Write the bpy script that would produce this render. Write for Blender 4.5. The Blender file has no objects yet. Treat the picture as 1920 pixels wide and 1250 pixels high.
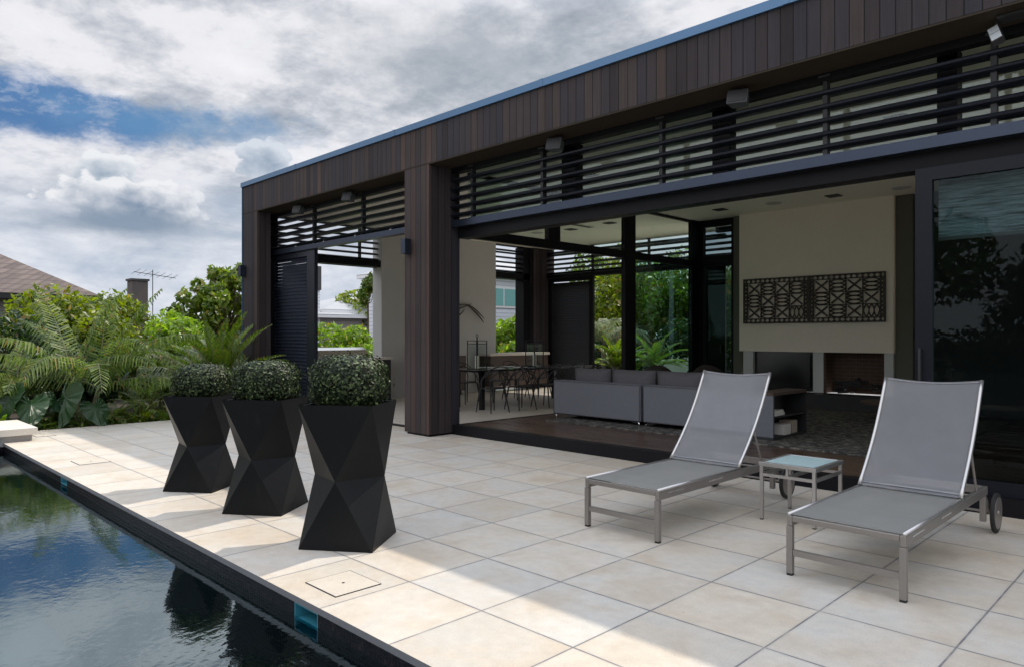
import bpy, math, random
import numpy as np
from mathutils import Vector, Matrix
R = math.radians
PI = math.pi
rnd = random.Random(7)
S = bpy.context.scene
COL = S.collection

# ------------------------------------------------------------------ camera
cam = bpy.data.cameras.new('camera')
cam.lens = 25.13; cam.sensor_width = 36.0; cam.sensor_fit = 'HORIZONTAL'
cam.shift_y = 0.0029; cam.clip_end = 2000; cam.clip_start = 0.05
camo = bpy.data.objects.new('camera', cam); COL.objects.link(camo)
camo.location = (3.253, -2.428, 1.376); camo.rotation_euler = (R(90), 0, 0.787)
S.camera = camo
S.view_settings.view_transform = 'Standard'; S.view_settings.look = 'None'
S.view_settings.exposure = 0.66; S.view_settings.gamma = 1.0
S.cycles.diffuse_bounces = 8; S.cycles.max_bounces = 14; S.cycles.transparent_max_bounces = 16

# ------------------------------------------------------------------ sun and sky
SUN = Vector((0.08, 0.777, 1.0)).normalized()
sl = bpy.data.lights.new('sun', 'SUN'); sl.energy = 2.45; sl.angle = R(0.6); sl.color = (1.0, 0.91, 0.78)
so = bpy.data.objects.new('sun', sl); COL.objects.link(so)
so.rotation_euler = SUN.to_track_quat('Z', 'Y').to_euler(); so.location = (0, 20, 30)

class NT:
    """small helper to write node trees"""
    def __init__(s, tree): s.t = tree; s.n = tree.nodes; s.l = tree.links
    def inp(s, node, k, val):
        if val is None: return
        if hasattr(val, 'is_output'): s.l.new(val, node.inputs[k])
        else: node.inputs[k].default_value = val
    def new(s, kind, out=0, _p=None, **kw):
        nd = s.n.new(kind)
        for k, v in (_p or {}).items(): setattr(nd, k, v)
        for k, v in kw.items():
            key = k.replace('_', ' ')
            if k.startswith('i') and k[1:].isdigit(): key = int(k[1:])
            s.inp(nd, key, v)
        return nd.outputs[out]
    def m(s, op, a, b=None, c=None, clamp=False):
        nd = s.n.new('ShaderNodeMath'); nd.operation = op; nd.use_clamp = clamp
        s.inp(nd, 0, a); s.inp(nd, 1, b); s.inp(nd, 2, c)
        return nd.outputs[0]
    def vm(s, op, a, b=None, out=0):
        nd = s.n.new('ShaderNodeVectorMath'); nd.operation = op
        s.inp(nd, 0, a); s.inp(nd, 1, b)
        return nd.outputs[out]
    def xyz(s, v):
        nd = s.n.new('ShaderNodeSeparateXYZ'); s.l.new(v, nd.inputs[0]); return nd.outputs[:]
    def cxyz(s, x, y, z):
        nd = s.n.new('ShaderNodeCombineXYZ'); s.inp(nd, 0, x); s.inp(nd, 1, y); s.inp(nd, 2, z); return nd.outputs[0]
    def noise(s, v, scale, detail=4, rough=0.55, dist=0.0, out=0):
        nd = s.n.new('ShaderNodeTexNoise'); s.inp(nd, 'Vector', v)
        s.inp(nd, 'Scale', scale); s.inp(nd, 'Detail', detail); s.inp(nd, 'Roughness', rough); s.inp(nd, 'Distortion', dist)
        return nd.outputs[out]
    def mr(s, v, a, b, c=0.0, d=1.0, smooth=False):
        nd = s.n.new('ShaderNodeMapRange'); nd.clamp = True
        if smooth: nd.interpolation_type = 'SMOOTHSTEP'
        s.inp(nd, 0, v); s.inp(nd, 1, a); s.inp(nd, 2, b); s.inp(nd, 3, c); s.inp(nd, 4, d)
        return nd.outputs[0]
    def mix(s, f, a, b, blend='MIX'):
        nd = s.n.new('ShaderNodeMix'); nd.data_type = 'RGBA'; nd.blend_type = blend
        s.inp(nd, 0, f)
        s.inp(nd, 6, a if hasattr(a, 'is_output') else (*a[:3], 1)); s.inp(nd, 7, b if hasattr(b, 'is_output') else (*b[:3], 1))
        return nd.outputs[2]
    def ramp(s, f, stops):
        nd = s.n.new('ShaderNodeValToRGB'); e = nd.color_ramp.elements
        while len(e) < len(stops): e.new(0.5)
        for i, (p, c) in enumerate(stops): e[i].position = p; e[i].color = (*c[:3], 1)
        s.l.new(f, nd.inputs[0]); return nd.outputs[0]

W = bpy.data.worlds.new('World'); S.world = W; W.use_nodes = True
W.node_tree.nodes.clear(); w = NT(W.node_tree)
BG = 0.10
sky = w.n.new('ShaderNodeTexSky'); sky.sky_type = 'NISHITA'; sky.sun_disc = False
sky.sun_elevation = math.asin(SUN.z); sky.sun_rotation = math.atan2(SUN.x, SUN.y)
sky.air_density = 1.3; sky.dust_density = 0.6; sky.ozone_density = 2.0
dvec = w.new('ShaderNodeTexCoord', 0)
dx, dy, dz = w.xyz(dvec)
az = w.m('ARCTAN2', dx, dy)            # compass azimuth, 0 = +Y
el = w.m('ARCSINE', dz)
azr = w.m('ADD', az, 0.787)           # measured from the north-west
ae = w.cxyz(azr, el, 0.0)
# high cloud sheet, in a flattened dome projection
pl = w.m('ADD', w.m('MAXIMUM', dz, 0.0), 0.16)
pv = w.cxyz(w.m('DIVIDE', dx, pl), w.m('DIVIDE', dy, pl), 0.0)
n1 = w.noise(pv, 1.9, 10, 0.62, 0.1)
n2 = w.noise(w.vm('ADD', pv, (7.3, 2.1, 4.0)), 4.0, 9, 0.64, 0.1)
n3 = w.noise(w.vm('MULTIPLY', ae, (8.0, 17.0, 1.0)), 1.0, 9, 0.66, 0.15)
bl_n = w.noise(w.vm('MULTIPLY', ae, (11, 20, 1)), 1.0, 9, 0.66, 0.1)
def blob(ca, ce, ra, re, soft=0.6, amp=1.0, sc=9.0, seed=0.0):
    """soft-edged patch of sky around an azimuth / elevation, edge broken up by noise"""
    a = w.m('DIVIDE', w.m('SUBTRACT', azr, ca), ra); b = w.m('DIVIDE', w.m('SUBTRACT', el, ce), re)
    dd = w.m('SQRT', w.m('ADD', w.m('MULTIPLY', a, a), w.m('MULTIPLY', b, b)))
    dd = w.m('ADD', dd, w.m('MULTIPLY', w.m('SUBTRACT', bl_n, 0.5), amp * 2.4))
    return w.mr(dd, 1.0 + soft * 0.5, 1.0 - soft, 0, 1, True)
K = 1.0 / BG
K *= 0.66
cl_light = (0.80 * K, 0.80 * K, 0.84 * K); cl_mid = (0.50 * K, 0.53 * K, 0.59 * K); cl_dark = (0.26 * K, 0.30 * K, 0.36 * K)
cover = w.ramp(w.m('ADD', w.m('MULTIPLY', n1, 0.62), w.m('MULTIPLY', n2, 0.38)), [(0.36, cl_dark), (0.455, cl_mid), (0.535, cl_light), (0.70, (0.93 * K, 0.93 * K, 0.95 * K))])
low = w.ramp(n3, [(0.30, (0.38 * K, 0.46 * K, 0.58 * K)), (0.5, (0.60 * K, 0.65 * K, 0.74 * K)), (0.68, (0.80 * K, 0.82 * K, 0.87 * K))])
cloud = w.mix(w.mr(el, 0.24, 0.08), cover, low)
blue = (0.03 * K, 0.14 * K, 0.36 * K)
bp = w.m('MULTIPLY', blob(-0.62, 0.258, 0.22, 0.038, 0.55, 0.9), w.mr(n3, 0.66, 0.50, 0.25, 1))
bp2 = w.m('MULTIPLY', blob(-0.42, 0.262, 0.16, 0.026, 0.8, 1.0), w.mr(n3, 0.62, 0.48, 0.1, 1))
c1 = w.mix(w.m('MULTIPLY', bp, 0.96), cloud, w.mix(0.12, blue, sky.outputs[0]))
c1 = w.mix(w.m('MULTIPLY', bp2, 0.6), c1, (0.14 * K, 0.30 * K, 0.52 * K))
# grey belly upper right
c1 = w.mix(w.m('MULTIPLY', blob(-0.04, 0.36, 0.22, 0.075, 1.0, 0.8, 7.0, 1.0), 0.75), c1, (0.28 * K, 0.33 * K, 0.39 * K))
# cumulus heads with lit rims and blue-grey bellies
vo = w.n.new('ShaderNodeTexVoronoi'); vo.feature = 'F1'; vo.voronoi_dimensions = '2D'
w.l.new(w.vm('MULTIPLY', ae, (1, 1.15, 1)), vo.inputs['Vector']); vo.inputs['Scale'].default_value = 42.0
cu_v = vo.outputs['Distance']; cu_n = w.noise(w.vm('MULTIPLY', ae, (22, 30, 1)), 1.0, 7, 0.62, 0.1); cu_g = w.noise(w.vm('MULTIPLY', ae, (34, 46, 1)), 1.0, 5, 0.55, 0.4)
def cumulus(base, ca, ce, ra, re, sd, dark=(0.27, 0.34, 0.44), lit=(0.80, 0.82, 0.87)):
    a = w.m('DIVIDE', w.m('SUBTRACT', azr, ca), ra); b = w.m('DIVIDE', w.m('SUBTRACT', el, ce), re)
    dd = w.m('SQRT', w.m('ADD', w.m('MULTIPLY', a, a), w.m('MULTIPLY', b, b)))
    dd = w.m('ADD', w.m('ADD', dd, w.m('MULTIPLY', w.m('SUBTRACT', cu_n, 0.5), 1.1)), w.m('MULTIPLY', w.m('SUBTRACT', cu_v, 0.4), 0.55))
    bm_ = w.m('MULTIPLY', w.mr(dd, 1.04, 0.90, 0, 1, True), w.mr(b, -1.1, -0.5, 0.15, 1, True))
    gn = cu_g
    g = w.m('ADD', w.m('ADD', w.m('MULTIPLY', b, 0.55), w.m('MULTIPLY', w.m('SUBTRACT', gn, 0.5), 1.8)), w.m('ADD', w.m('MULTIPLY', w.m('SUBTRACT', dd, 0.62), 1.2), w.m('MULTIPLY', w.m('SUBTRACT', 0.4, cu_v), 0.9)))
    colr = w.ramp(w.m('ADD', w.m('MULTIPLY', g, 0.5), 0.5), [(0.12, tuple(x * K for x in dark)), (0.45, tuple((a * 0.55 + b * 0.45) * K for a, b in zip(dark, lit))), (0.8, tuple(x * K for x in lit))])
    return w.mix(w.m('MULTIPLY', bm_, 0.93), base, colr)
c1 = cumulus(c1, -0.515, 0.196, 0.042, 0.024, 5.0, (0.32, 0.40, 0.50), (0.82, 0.84, 0.87))
c1 = cumulus(c1, -0.490, 0.163, 0.088, 0.032, 2.0, (0.20, 0.27, 0.38), (0.84, 0.85, 0.88))
c1 = w.mix(w.m('MULTIPLY', blob(-0.495, 0.138, 0.110, 0.017, 0.8, 0.45), 0.95), c1, (0.24 * K, 0.31 * K, 0.41 * K))
c1 = w.mix(w.m('MULTIPLY', blob(-0.375, 0.170, 0.040, 0.026, 0.9, 0.5, 18.0, 9.0), 0.7), c1, (0.33 * K, 0.41 * K, 0.53 * K))
c1 = w.mix(w.m('MULTIPLY', blob(-0.37, 0.130, 0.07, 0.008, 0.9, 0.5, 18.0, 29.0), 0.5), c1, (0.36 * K, 0.44 * K, 0.55 * K))
c1 = cumulus(c1, -0.332, 0.228, 0.040, 0.027, 12.0, (0.28, 0.36, 0.47), (0.66, 0.71, 0.78))
# thin cloud glows round the sun; unseen zenith brightened as added fill
sd_ = w.vm('DOT_PRODUCT', dvec, tuple(SUN), out=1)
c1 = w.mix(w.mr(sd_, 0.93, 0.995), c1, (1.7 * K, 1.66 * K, 1.58 * K))
c1 = w.mix(w.m('MULTIPLY', w.mr(el, 0.42, 0.8), 0.8), c1, (1.72 * K, 1.90 * K, 2.22 * K))
# unseen bright band added to the southern sky, filling house and terrace
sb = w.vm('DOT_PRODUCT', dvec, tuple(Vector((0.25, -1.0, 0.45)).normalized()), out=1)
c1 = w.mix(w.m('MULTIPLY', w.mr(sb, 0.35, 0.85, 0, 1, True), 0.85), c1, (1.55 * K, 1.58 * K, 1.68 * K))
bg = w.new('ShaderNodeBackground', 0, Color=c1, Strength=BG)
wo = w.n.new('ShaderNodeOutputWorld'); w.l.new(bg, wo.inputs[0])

# ------------------------------------------------------------------ materials
MATS = {}
def mat(name, col=(0.5, 0.5, 0.5), rough=0.6, metal=0.0, spec=0.5, fn=None, bump=None, **kw):
    if name in MATS: return MATS[name]
    m_ = bpy.data.materials.new(name); m_.use_nodes = True
    t = NT(m_.node_tree); t.n.clear()
    b = t.n.new('ShaderNodeBsdfPrincipled'); o = t.n.new('ShaderNodeOutputMaterial')
    t.l.new(b.outputs[0], o.inputs[0])
    b.inputs['Base Color'].default_value = (*col, 1); b.inputs['Roughness'].default_value = rough
    b.inputs['Metallic'].default_value = metal; b.inputs['Specular IOR Level'].default_value = spec
    for k, v in kw.items(): b.inputs[k.replace('_', ' ')].default_value = v
    if fn: fn(t, b, o)
    MATS[name] = m_; return m_
def pos(t): return t.new('ShaderNodeNewGeometry', 0)
def setc(t, b, c): t.inp(b, 'Base Color', c)
def addbump(t, b, h, strength=0.3, dist=0.01):
    nd = t.n.new('ShaderNodeBump'); nd.inputs['Strength'].default_value = strength; nd.inputs['Distance'].default_value = dist
    t.l.new(h, nd.inputs['Height']); t.l.new(nd.outputs[0], b.inputs['Normal'])
def grainy(name, col, rough=0.6, sc=30, amt=0.12, bs=0.15, metal=0.0, **kw):
    def f(t, b, o):
        p = pos(t); n = t.noise(p, sc, 5); n2_ = t.noise(p, sc * 0.08, 3)
        k = t.m('ADD', t.m('MULTIPLY', t.m('SUBTRACT', n, 0.5), amt * 2), t.m('MULTIPLY', t.m('SUBTRACT', n2_, 0.5), amt * 2))
        setc(t, b, t.mix(1.0, col, t.cxyz(t.m('ADD', k, 1.0), t.m('ADD', k, 1.0), t.m('ADD', k, 1.0)), 'MULTIPLY'))
        if bs: addbump(t, b, n, bs, 0.003)
    return mat(name, col, rough, metal, fn=f, **kw)

def grid_line(t, c, pitch, half, off=0.0):
    """1 on the joint, 0 on the tile"""
    x = t.m('ADD', c, off); fr = t.m('SUBTRACT', x, t.m('MULTIPLY', t.m('ROUND', t.m('DIVIDE', x, pitch)), pitch))
    return t.mr(t.m('ABSOLUTE', fr), half, half * 0.45, 0, 1)
def cell(t, c, pitch, off=0.0): return t.m('FLOOR', t.m('DIVIDE', t.m('ADD', c, off), pitch))
def wn(t, v, out=0):
    nd = t.n.new('ShaderNodeTexWhiteNoise'); nd.noise_dimensions = '3D'; t.l.new(v, nd.inputs[0]); return nd.outputs[out]

def f_paving(t, b, o):
    p = pos(t); x, y, z = t.xyz(p)
    wob = t.m('MULTIPLY', t.m('SUBTRACT', t.noise(p, 6, 3), 0.5), 0.003)
    j = t.m('MAXIMUM', grid_line(t, t.m('ADD', x, wob), 0.6, 0.0062), grid_line(t, t.m('ADD', y, wob), 0.6, 0.0070))
    r = wn(t, t.cxyz(cell(t, x, 0.6), cell(t, y, 0.6), 0.0))
    r2 = wn(t, t.cxyz(cell(t, x, 0.6), cell(t, y, 0.6), 4.0))
    base = t.ramp(r, [(0.0, (0.455, 0.405, 0.34)), (0.35, (0.545, 0.495, 0.43)), (0.6, (0.50, 0.47, 0.425)), (1.0, (0.56, 0.495, 0.41))])
    off = t.vm('ADD', p, t.cxyz(t.m('MULTIPLY', r, 9.0), t.m('MULTIPLY', r2, 7.0), 0.0))
    st = t.noise(off, 2.2, 4, 0.6, 0.5); fine = t.noise(p, 95, 3); mid = t.noise(off, 14, 4)
    c = t.mix(t.mr(st, 0.46, 0.68, 0, 0.6), base, (0.43, 0.35, 0.26))
    c = t.mix(t.mr(st, 0.5, 0.28, 0, 0.5), c, (0.44, 0.445, 0.43))
    k = t.m('ADD', 1.0, t.m('ADD', t.m('MULTIPLY', t.m('SUBTRACT', fine, 0.5), 0.42), t.m('MULTIPLY', t.m('SUBTRACT', mid, 0.5), 0.30)))
    pit = t.mr(t.noise(p, 150, 1), 0.33, 0.27, 0, 0.3)
    c = t.mix(1.0, c, t.cxyz(k, k, k), 'MULTIPLY'); c = t.mix(pit, c, (0.26, 0.22, 0.18))
    nearj = t.m('MAXIMUM', grid_line(t, x, 0.6, 0.022), grid_line(t, y, 0.6, 0.022))
    c = t.mix(t.m('MULTIPLY', nearj, 0.16), c, (0.30, 0.29, 0.28))
    spk = t.mr(t.noise(p, 38, 2, 0.5), 0.735, 0.77, 0, 0.55); c = t.mix(spk, c, (0.20, 0.17, 0.14))
    wst = t.mr(t.noise(t.vm('ADD', p, (3.1, 8.7, 0.0)), 0.9, 5, 0.65, 0.6), 0.50, 0.66, 0, 0.22); c = t.mix(wst, c, (0.36, 0.34, 0.31))
    c = t.mix(t.m('MULTIPLY', t.m('MULTIPLY', j, t.mr(t.noise(p, 7, 3), 0.3, 0.55, 0.55, 1)), 0.84), c, (0.095, 0.097, 0.112))
    setc(t, b, c); t.inp(b, 'Roughness', t.mr(fine, 0.3, 0.7, 0.42, 0.62))
    addbump(t, b, t.m('SUBTRACT', t.m('MULTIPLY', fine, 0.12), j), 0.35, 0.004)
M_pave = mat('sandstone_paving', rough=0.5, fn=f_paving)

def f_clad(t, b, o):
    p = pos(t); x, y, z = t.xyz(p); nx, ny, nz = t.xyz(t.new('ShaderNodeNewGeometry', 1))
    useY = t.m('GREATER_THAN', t.m('ABSOLUTE', nx), 0.7)
    c = t.m('ADD', t.m('MULTIPLY', x, t.m('SUBTRACT', 1.0, useY)), t.m('MULTIPLY', y, useY))
    c = t.m('ADD', c, t.m('MULTIPLY', 0.35, useY))
    pt = 0.1167
    j = grid_line(t, c, pt, 0.0055)
    r = wn(t, t.cxyz(t.m('ROUND', t.m('SUBTRACT', t.m('DIVIDE', c, pt), 0.5)), useY, 0.0))
    base = t.ramp(r, [(0.0, (0.026, 0.021, 0.023)), (0.3, (0.044, 0.036, 0.038)), (0.55, (0.032, 0.030, 0.037)), (0.8, (0.052, 0.040, 0.039)), (0.97, (0.056, 0.040, 0.036)), (1.0, (0.080, 0.052, 0.043))])
    gr = t.noise(t.cxyz(t.m('MULTIPLY', c, 60), t.m('MULTIPLY', r, 30), t.m('MULTIPLY', z, 2.0)), 1.0, 5, 0.6)
    we = t.noise(p, 1.3, 3)
    k = t.m('ADD', 0.35, t.m('ADD', t.m('MULTIPLY', gr, 0.85), t.m('MULTIPLY', we, 0.4)))
    cc = t.mix(1.0, base, t.cxyz(k, k, k), 'MULTIPLY')
    setc(t, b, t.mix(j, cc, (0.008, 0.007, 0.007)))
    addbump(t, b, t.m('SUBTRACT', t.m('MULTIPLY', gr, 0.25), j), 0.6, 0.006)
M_clad = mat('dark_stained_cladding', rough=0.65, spec=0.15, fn=f_clad)
M_soffit = grainy('dark_soffit_board', (0.034, 0.026, 0.019), 0.65, 20, spec=0.15)
M_metal = grainy('dark_powder_coat', (0.008, 0.008, 0.010), 0.45, 60, 0.05, 0.03, spec=0.14)
M_track = grainy('blue_grey_track', (0.040, 0.050, 0.075), 0.30, 60, 0.05, 0.0, metal=0.75)
M_navy = grainy('navy_door_frame', (0.009, 0.010, 0.015), 0.38, 60, 0.05, 0.02, spec=0.2)
M_blade = grainy('louvre_blade_coat', (0.030, 0.034, 0.048), 0.28, 60, 0.05, 0.0, metal=0.6)
M_flash = grainy('roof_flashing', (0.075, 0.15, 0.26), 0.30, 40, 0.05, 0.0, metal=0.5)
M_ceil = grainy('cream_ceiling', (0.90, 0.87, 0.76), 0.8, 8, 0.02, 0)
M_cream = grainy('cream_plaster', (0.90, 0.81, 0.68), 0.85, 25, 0.04, 0.1)
M_render = grainy('grey_render', (0.52, 0.51, 0.49), 0.85, 25, 0.06, 0.2)
M_olive = grainy('olive_panel', (0.105, 0.100, 0.075), 0.6, 12, 0.05, 0.05)
M_white = grainy('pale_pillar_paint', (0.60, 0.60, 0.58), 0.7, 12, 0.03, 0)
M_darkwall = grainy('charcoal_wall', (0.05, 0.05, 0.052), 0.7, 12, 0.1, 0.1)
M_black = mat('black_lacquer', (0.012, 0.012, 0.013), 0.22)
M_blackmatte = grainy('black_matt', (0.018, 0.018, 0.02), 0.6, 40, 0.1, 0.05)

def glassmat(name, tint, refl=1.0, rough=0.0):
    m_ = bpy.data.materials.new(name); m_.use_nodes = True; t = NT(m_.node_tree); t.n.clear()
    o = t.n.new('ShaderNodeOutputMaterial')
    tr = t.new('ShaderNodeBsdfTransparent', 0, Color=(*tint, 1)); gl = t.new('ShaderNodeBsdfGlossy', 0, Color=(0.95, 1, 1, 1), Roughness=rough)
    g = t.n.new('ShaderNodeNewGeometry'); c = t.m('ABSOLUTE', t.vm('DOT_PRODUCT', g.outputs['Normal'], g.outputs['Incoming'], out=1))
    fr = t.m('ADD', 0.04, t.m('MULTIPLY', 0.96, t.m('POWER', t.m('SUBTRACT', 1.0, c, None, True), 5.0)))
    ms = t.n.new('ShaderNodeMixShader'); t.l.new(t.m('MINIMUM', t.m('MULTIPLY', fr, refl), 1.0), ms.inputs[0]); t.l.new(tr, ms.inputs[1]); t.l.new(gl, ms.inputs[2])
    t.l.new(ms.outputs[0], o.inputs[0]); MATS[name] = m_; return m_
M_glass = glassmat('clear_glass', (0.86, 0.93, 0.90))
M_gglass = glassmat('green_tinted_glass', (0.66, 0.84, 0.79), 1.3)
M_dglass = glassmat('dark_tinted_glass', (0.50, 0.57, 0.58), 0.24)
M_lglass = glassmat('lantern_glass', (0.88, 0.92, 0.92), 1.0)

def f_floor(t, b, o):
    p = pos(t); x, y, z = t.xyz(p)
    j = grid_line(t, y, 0.16, 0.003)
    r = wn(t, t.cxyz(cell(t, y, 0.16, 0.08), cell(t, t.m('ADD', x, t.m('MULTIPLY', cell(t, y, 0.16, 0.08), 0.77)), 1.9), 0.0))
    g = t.noise(t.cxyz(t.m('MULTIPLY', x, 1.5), t.m('MULTIPLY', y, 40), r), 1.0, 5)
    c = t.mix(r, (0.050, 0.028, 0.019), (0.085, 0.050, 0.034)); k = t.m('ADD', 0.6, t.m('MULTIPLY', g, 0.8))
    c = t.mix(1.0, c, t.cxyz(k, k, k), 'MULTIPLY'); setc(t, b, t.mix(j, c, (0.01, 0.007, 0.005)))
    t.inp(b, 'Roughness', t.mr(g, 0.3, 0.7, 0.22, 0.38))
M_timber = mat('dark_timber_floor', rough=0.3, fn=f_floor)
def f_dining(t, b, o):
    p = pos(t); x, y, z = t.xyz(p)
    j = t.m('MAXIMUM', grid_line(t, x, 0.8, 0.004, 0.2), grid_line(t, y, 0.8, 0.004, 0.1))
    n = t.noise(p, 3, 5); c = t.mix(n, (0.50, 0.45, 0.39), (0.64, 0.59, 0.52)); setc(t, b, t.mix(j, c, (0.18, 0.16, 0.14)))
M_dining = mat('beige_floor_tile', rough=0.35, fn=f_dining)
def f_mosaic(t, b, o):
    p = pos(t); x, y, z = t.xyz(p); pt = 0.0235
    j = t.m('MAXIMUM', t.m('MAXIMUM', grid_line(t, t.m('ADD', x, 0.004), pt, 0.0022), grid_line(t, z, pt, 0.0022)), 0.0)
    r = wn(t, t.cxyz(cell(t, x, pt, pt / 2 + 0.004), cell(t, y, pt, pt / 2), cell(t, z, pt, pt / 2)))
    c = t.ramp(r, [(0, (0.003, 0.003, 0.006)), (0.5, (0.007, 0.006, 0.010)), (0.9, (0.013, 0.010, 0.013)), (1, (0.028, 0.021, 0.023))])
    setc(t, b, t.mix(j, c, (0.020, 0.018, 0.021))); t.inp(b, 'Roughness', t.m('ADD', 0.2, t.m('MULTIPLY', j, 0.5)))
    addbump(t, b, t.m('SUBTRACT', 0.0, j), 0.5, 0.002)
# dark glass mosaic
M_mosaic = mat('dark_pool_mosaic', rough=0.35, spec=0.1, fn=f_mosaic)
M_pool = grainy('pool_floor_plaster', (0.008, 0.045, 0.060), 0.6, 3, 0.2, 0)
M_turq = mat('turquoise_plastic', (0.045, 0.24, 0.32), 0.4)
M_edge = grainy('coping_edge_stone', (0.17, 0.165, 0.175), 0.6, 40, 0.12, 0.2)
def mk_water():
    m_ = bpy.data.materials.new('pool_water'); m_.use_nodes = True; t = NT(m_.node_tree); t.n.clear(); o = t.n.new('ShaderNodeOutputMaterial')
    p = pos(t); x, y, z = t.xyz(p)
    h1 = t.noise(t.vm('MULTIPLY', p, (1.0, 1.4, 1)), 4.0, 3, 0.5, 0.3)
    h2 = t.noise(p, 17, 2, 0.5, 0.4)
    # ripples spreading from the skimmer mouth
    rx = t.m('SUBTRACT', x, 0.25); ry = t.m('SUBTRACT', y, -0.75)
    rr = t.m('SQRT', t.m('ADD', t.m('MULTIPLY', rx, rx), t.m('MULTIPLY', ry, ry)))
    wv = t.m('SINE', t.m('ADD', t.m('MULTIPLY', rr, 95), t.m('MULTIPLY', h2, 9)))
    wv = t.m('MULTIPLY', wv, t.mr(rr, 1.15, 0.35, 0, 1, True))
    h = t.m('ADD', t.m('ADD', t.m('MULTIPLY', h1, 0.85), t.m('MULTIPLY', h2, 0.28)), t.m('MULTIPLY', wv, 0.07))
    bn = t.n.new('ShaderNodeBump'); bn.inputs['Strength'].default_value = 0.085; bn.inputs['Distance'].default_value = 0.020; t.l.new(h, bn.inputs['Height'])
    fr = t.n.new('ShaderNodeFresnel'); fr.inputs[0].default_value = 1.4; t.l.new(bn.outputs[0], fr.inputs[1])
    tr = t.new('ShaderNodeBsdfTransparent', 0, Color=(0.25, 0.62, 0.66, 1)); gl = t.n.new('ShaderNodeBsdfGlossy'); gl.inputs['Roughness'].default_value = 0.05
    gl.inputs['Color'].default_value = (0.78, 0.92, 0.96, 1); t.l.new(bn.outputs[0], gl.inputs['Normal'])
    ms = t.n.new('ShaderNodeMixShader'); t.l.new(t.m('MINIMUM', t.m('MULTIPLY', fr.outputs[0], 2.8), 0.38), ms.inputs[0]); t.l.new(tr, ms.inputs[1]); t.l.new(gl.outputs[0], ms.inputs[2])
    t.l.new(ms.outputs[0], o.inputs[0]); return m_
M_water = mk_water()
M_soil = grainy('dark_garden_soil', (0.035, 0.026, 0.018), 0.95, 14, 0.4, 0.8)
M_lawn = grainy('lawn_green', (0.06, 0.10, 0.03), 0.9, 30, 0.3, 0.6)

def leafmat(name, c_dark, c_light, rough=0.45, trans=0.35, tcol=None, spec=0.5, power=1.0):
    m_ = bpy.data.materials.new(name); m_.use_nodes = True; t = NT(m_.node_tree); t.n.clear(); o = t.n.new('ShaderNodeOutputMaterial')
    g = t.n.new('ShaderNodeNewGeometry'); rI = g.outputs['Random Per Island']
    n = t.noise(g.outputs[0], 1.6, 3); f = t.m('ADD', t.m('MULTIPLY', rI, 0.7), t.m('MULTIPLY', t.m('SUBTRACT', n, 0.35), 0.8), None, True)
    c_tan = t.m('GREATER_THAN', wn(t, t.cxyz(t.m('MULTIPLY', rI, 913.0), 0.0, 0.0)), 0.955)
    if power != 1.0: f = t.m('POWER', rI, power)
    c = t.mix(f, c_dark, c_light)
    if power == 1.0: c = t.mix(t.m('MULTIPLY', c_tan, 0.8), c, (0.24, 0.15, 0.045))
    b = t.n.new('ShaderNodeBsdfPrincipled'); t.l.new(c, b.inputs['Base Color']); b.inputs['Roughness'].default_value = rough; b.inputs['Specular IOR Level'].default_value = spec
    tl = t.n.new('ShaderNodeBsdfTranslucent'); t.l.new(t.mix(1.0, c, tcol or (1.9, 2.1, 0.8), 'MULTIPLY'), tl.inputs[0])
    ms = t.n.new('ShaderNodeMixShader'); ms.inputs[0].default_value = trans; t.l.new(b.outputs[0], ms.inputs[1]); t.l.new(tl.outputs[0], ms.inputs[2]); t.l.new(ms.outputs[0], o.inputs[0])
    MATS[name] = m_; return m_
L_yellow = leafmat('yellow_green_leaves', (0.018, 0.048, 0.005), (0.25, 0.29, 0.014), 0.4, 0.4)
L_bright = leafmat('bright_green_leaves', (0.035, 0.09, 0.010), (0.30, 0.42, 0.030), 0.35, 0.45)
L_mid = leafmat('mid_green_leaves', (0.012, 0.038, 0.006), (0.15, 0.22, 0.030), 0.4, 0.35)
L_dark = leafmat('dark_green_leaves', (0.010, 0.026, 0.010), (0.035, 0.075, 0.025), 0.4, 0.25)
L_palm = leafmat('palm_leaflets', (0.016, 0.050, 0.008), (0.20, 0.26, 0.050), 0.55, 0.35, (1.6, 1.8, 0.9))
L_silver = leafmat('silvery_palm_leaflets', (0.08, 0.12, 0.07), (0.30, 0.33, 0.20), 0.5, 0.3, (1.4, 1.5, 1.0))
L_cycad = leafmat('cycad_leaflets', (0.015, 0.045, 0.006), (0.17, 0.24, 0.016), 0.45, 0.35)
L_ear = leafmat('elephant_ear_leaf', (0.010, 0.034, 0.013), (0.03, 0.075, 0.025), 0.38, 0.22)
L_box = leafmat('box_leaves', (0.003, 0.010, 0.0025), (0.13, 0.175, 0.075), 0.5, 0.05, spec=0.25, power=3.0)
M_core = mat('dark_inner_core', (0.006, 0.009, 0.004), 0.9)
M_bark = grainy('brown_bark', (0.09, 0.065, 0.045), 0.9, 22, 0.3, 0.6)
M_cane = grainy('green_palm_cane', (0.13, 0.13, 0.07), 0.6, 16, 0.3, 0.2)
def f_planter(t, b, o):
    p = pos(t); n = t.noise(p, 160, 3); setc(t, b, t.mix(t.noise(p, 4, 3), (0.0070, 0.0074, 0.0080), (0.0095, 0.0100, 0.0110)))
    sc_ = t.noise(t.vm('MULTIPLY', p, (9, 9, 2.2)), 1.0, 6, 0.7); du = t.mr(sc_, 0.60, 0.74, 0, 0.5)
    setc(t, b, t.mix(du, t.mix(t.noise(p, 4, 3), (0.0070, 0.0074, 0.0080), (0.0100, 0.0105, 0.0115)), (0.022, 0.021, 0.020)))
    t.inp(b, 'Roughness', t.m('ADD', 0.42, t.m('MULTIPLY', du, 0.5)))
    addbump(t, b, n, 0.06, 0.002)
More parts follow.
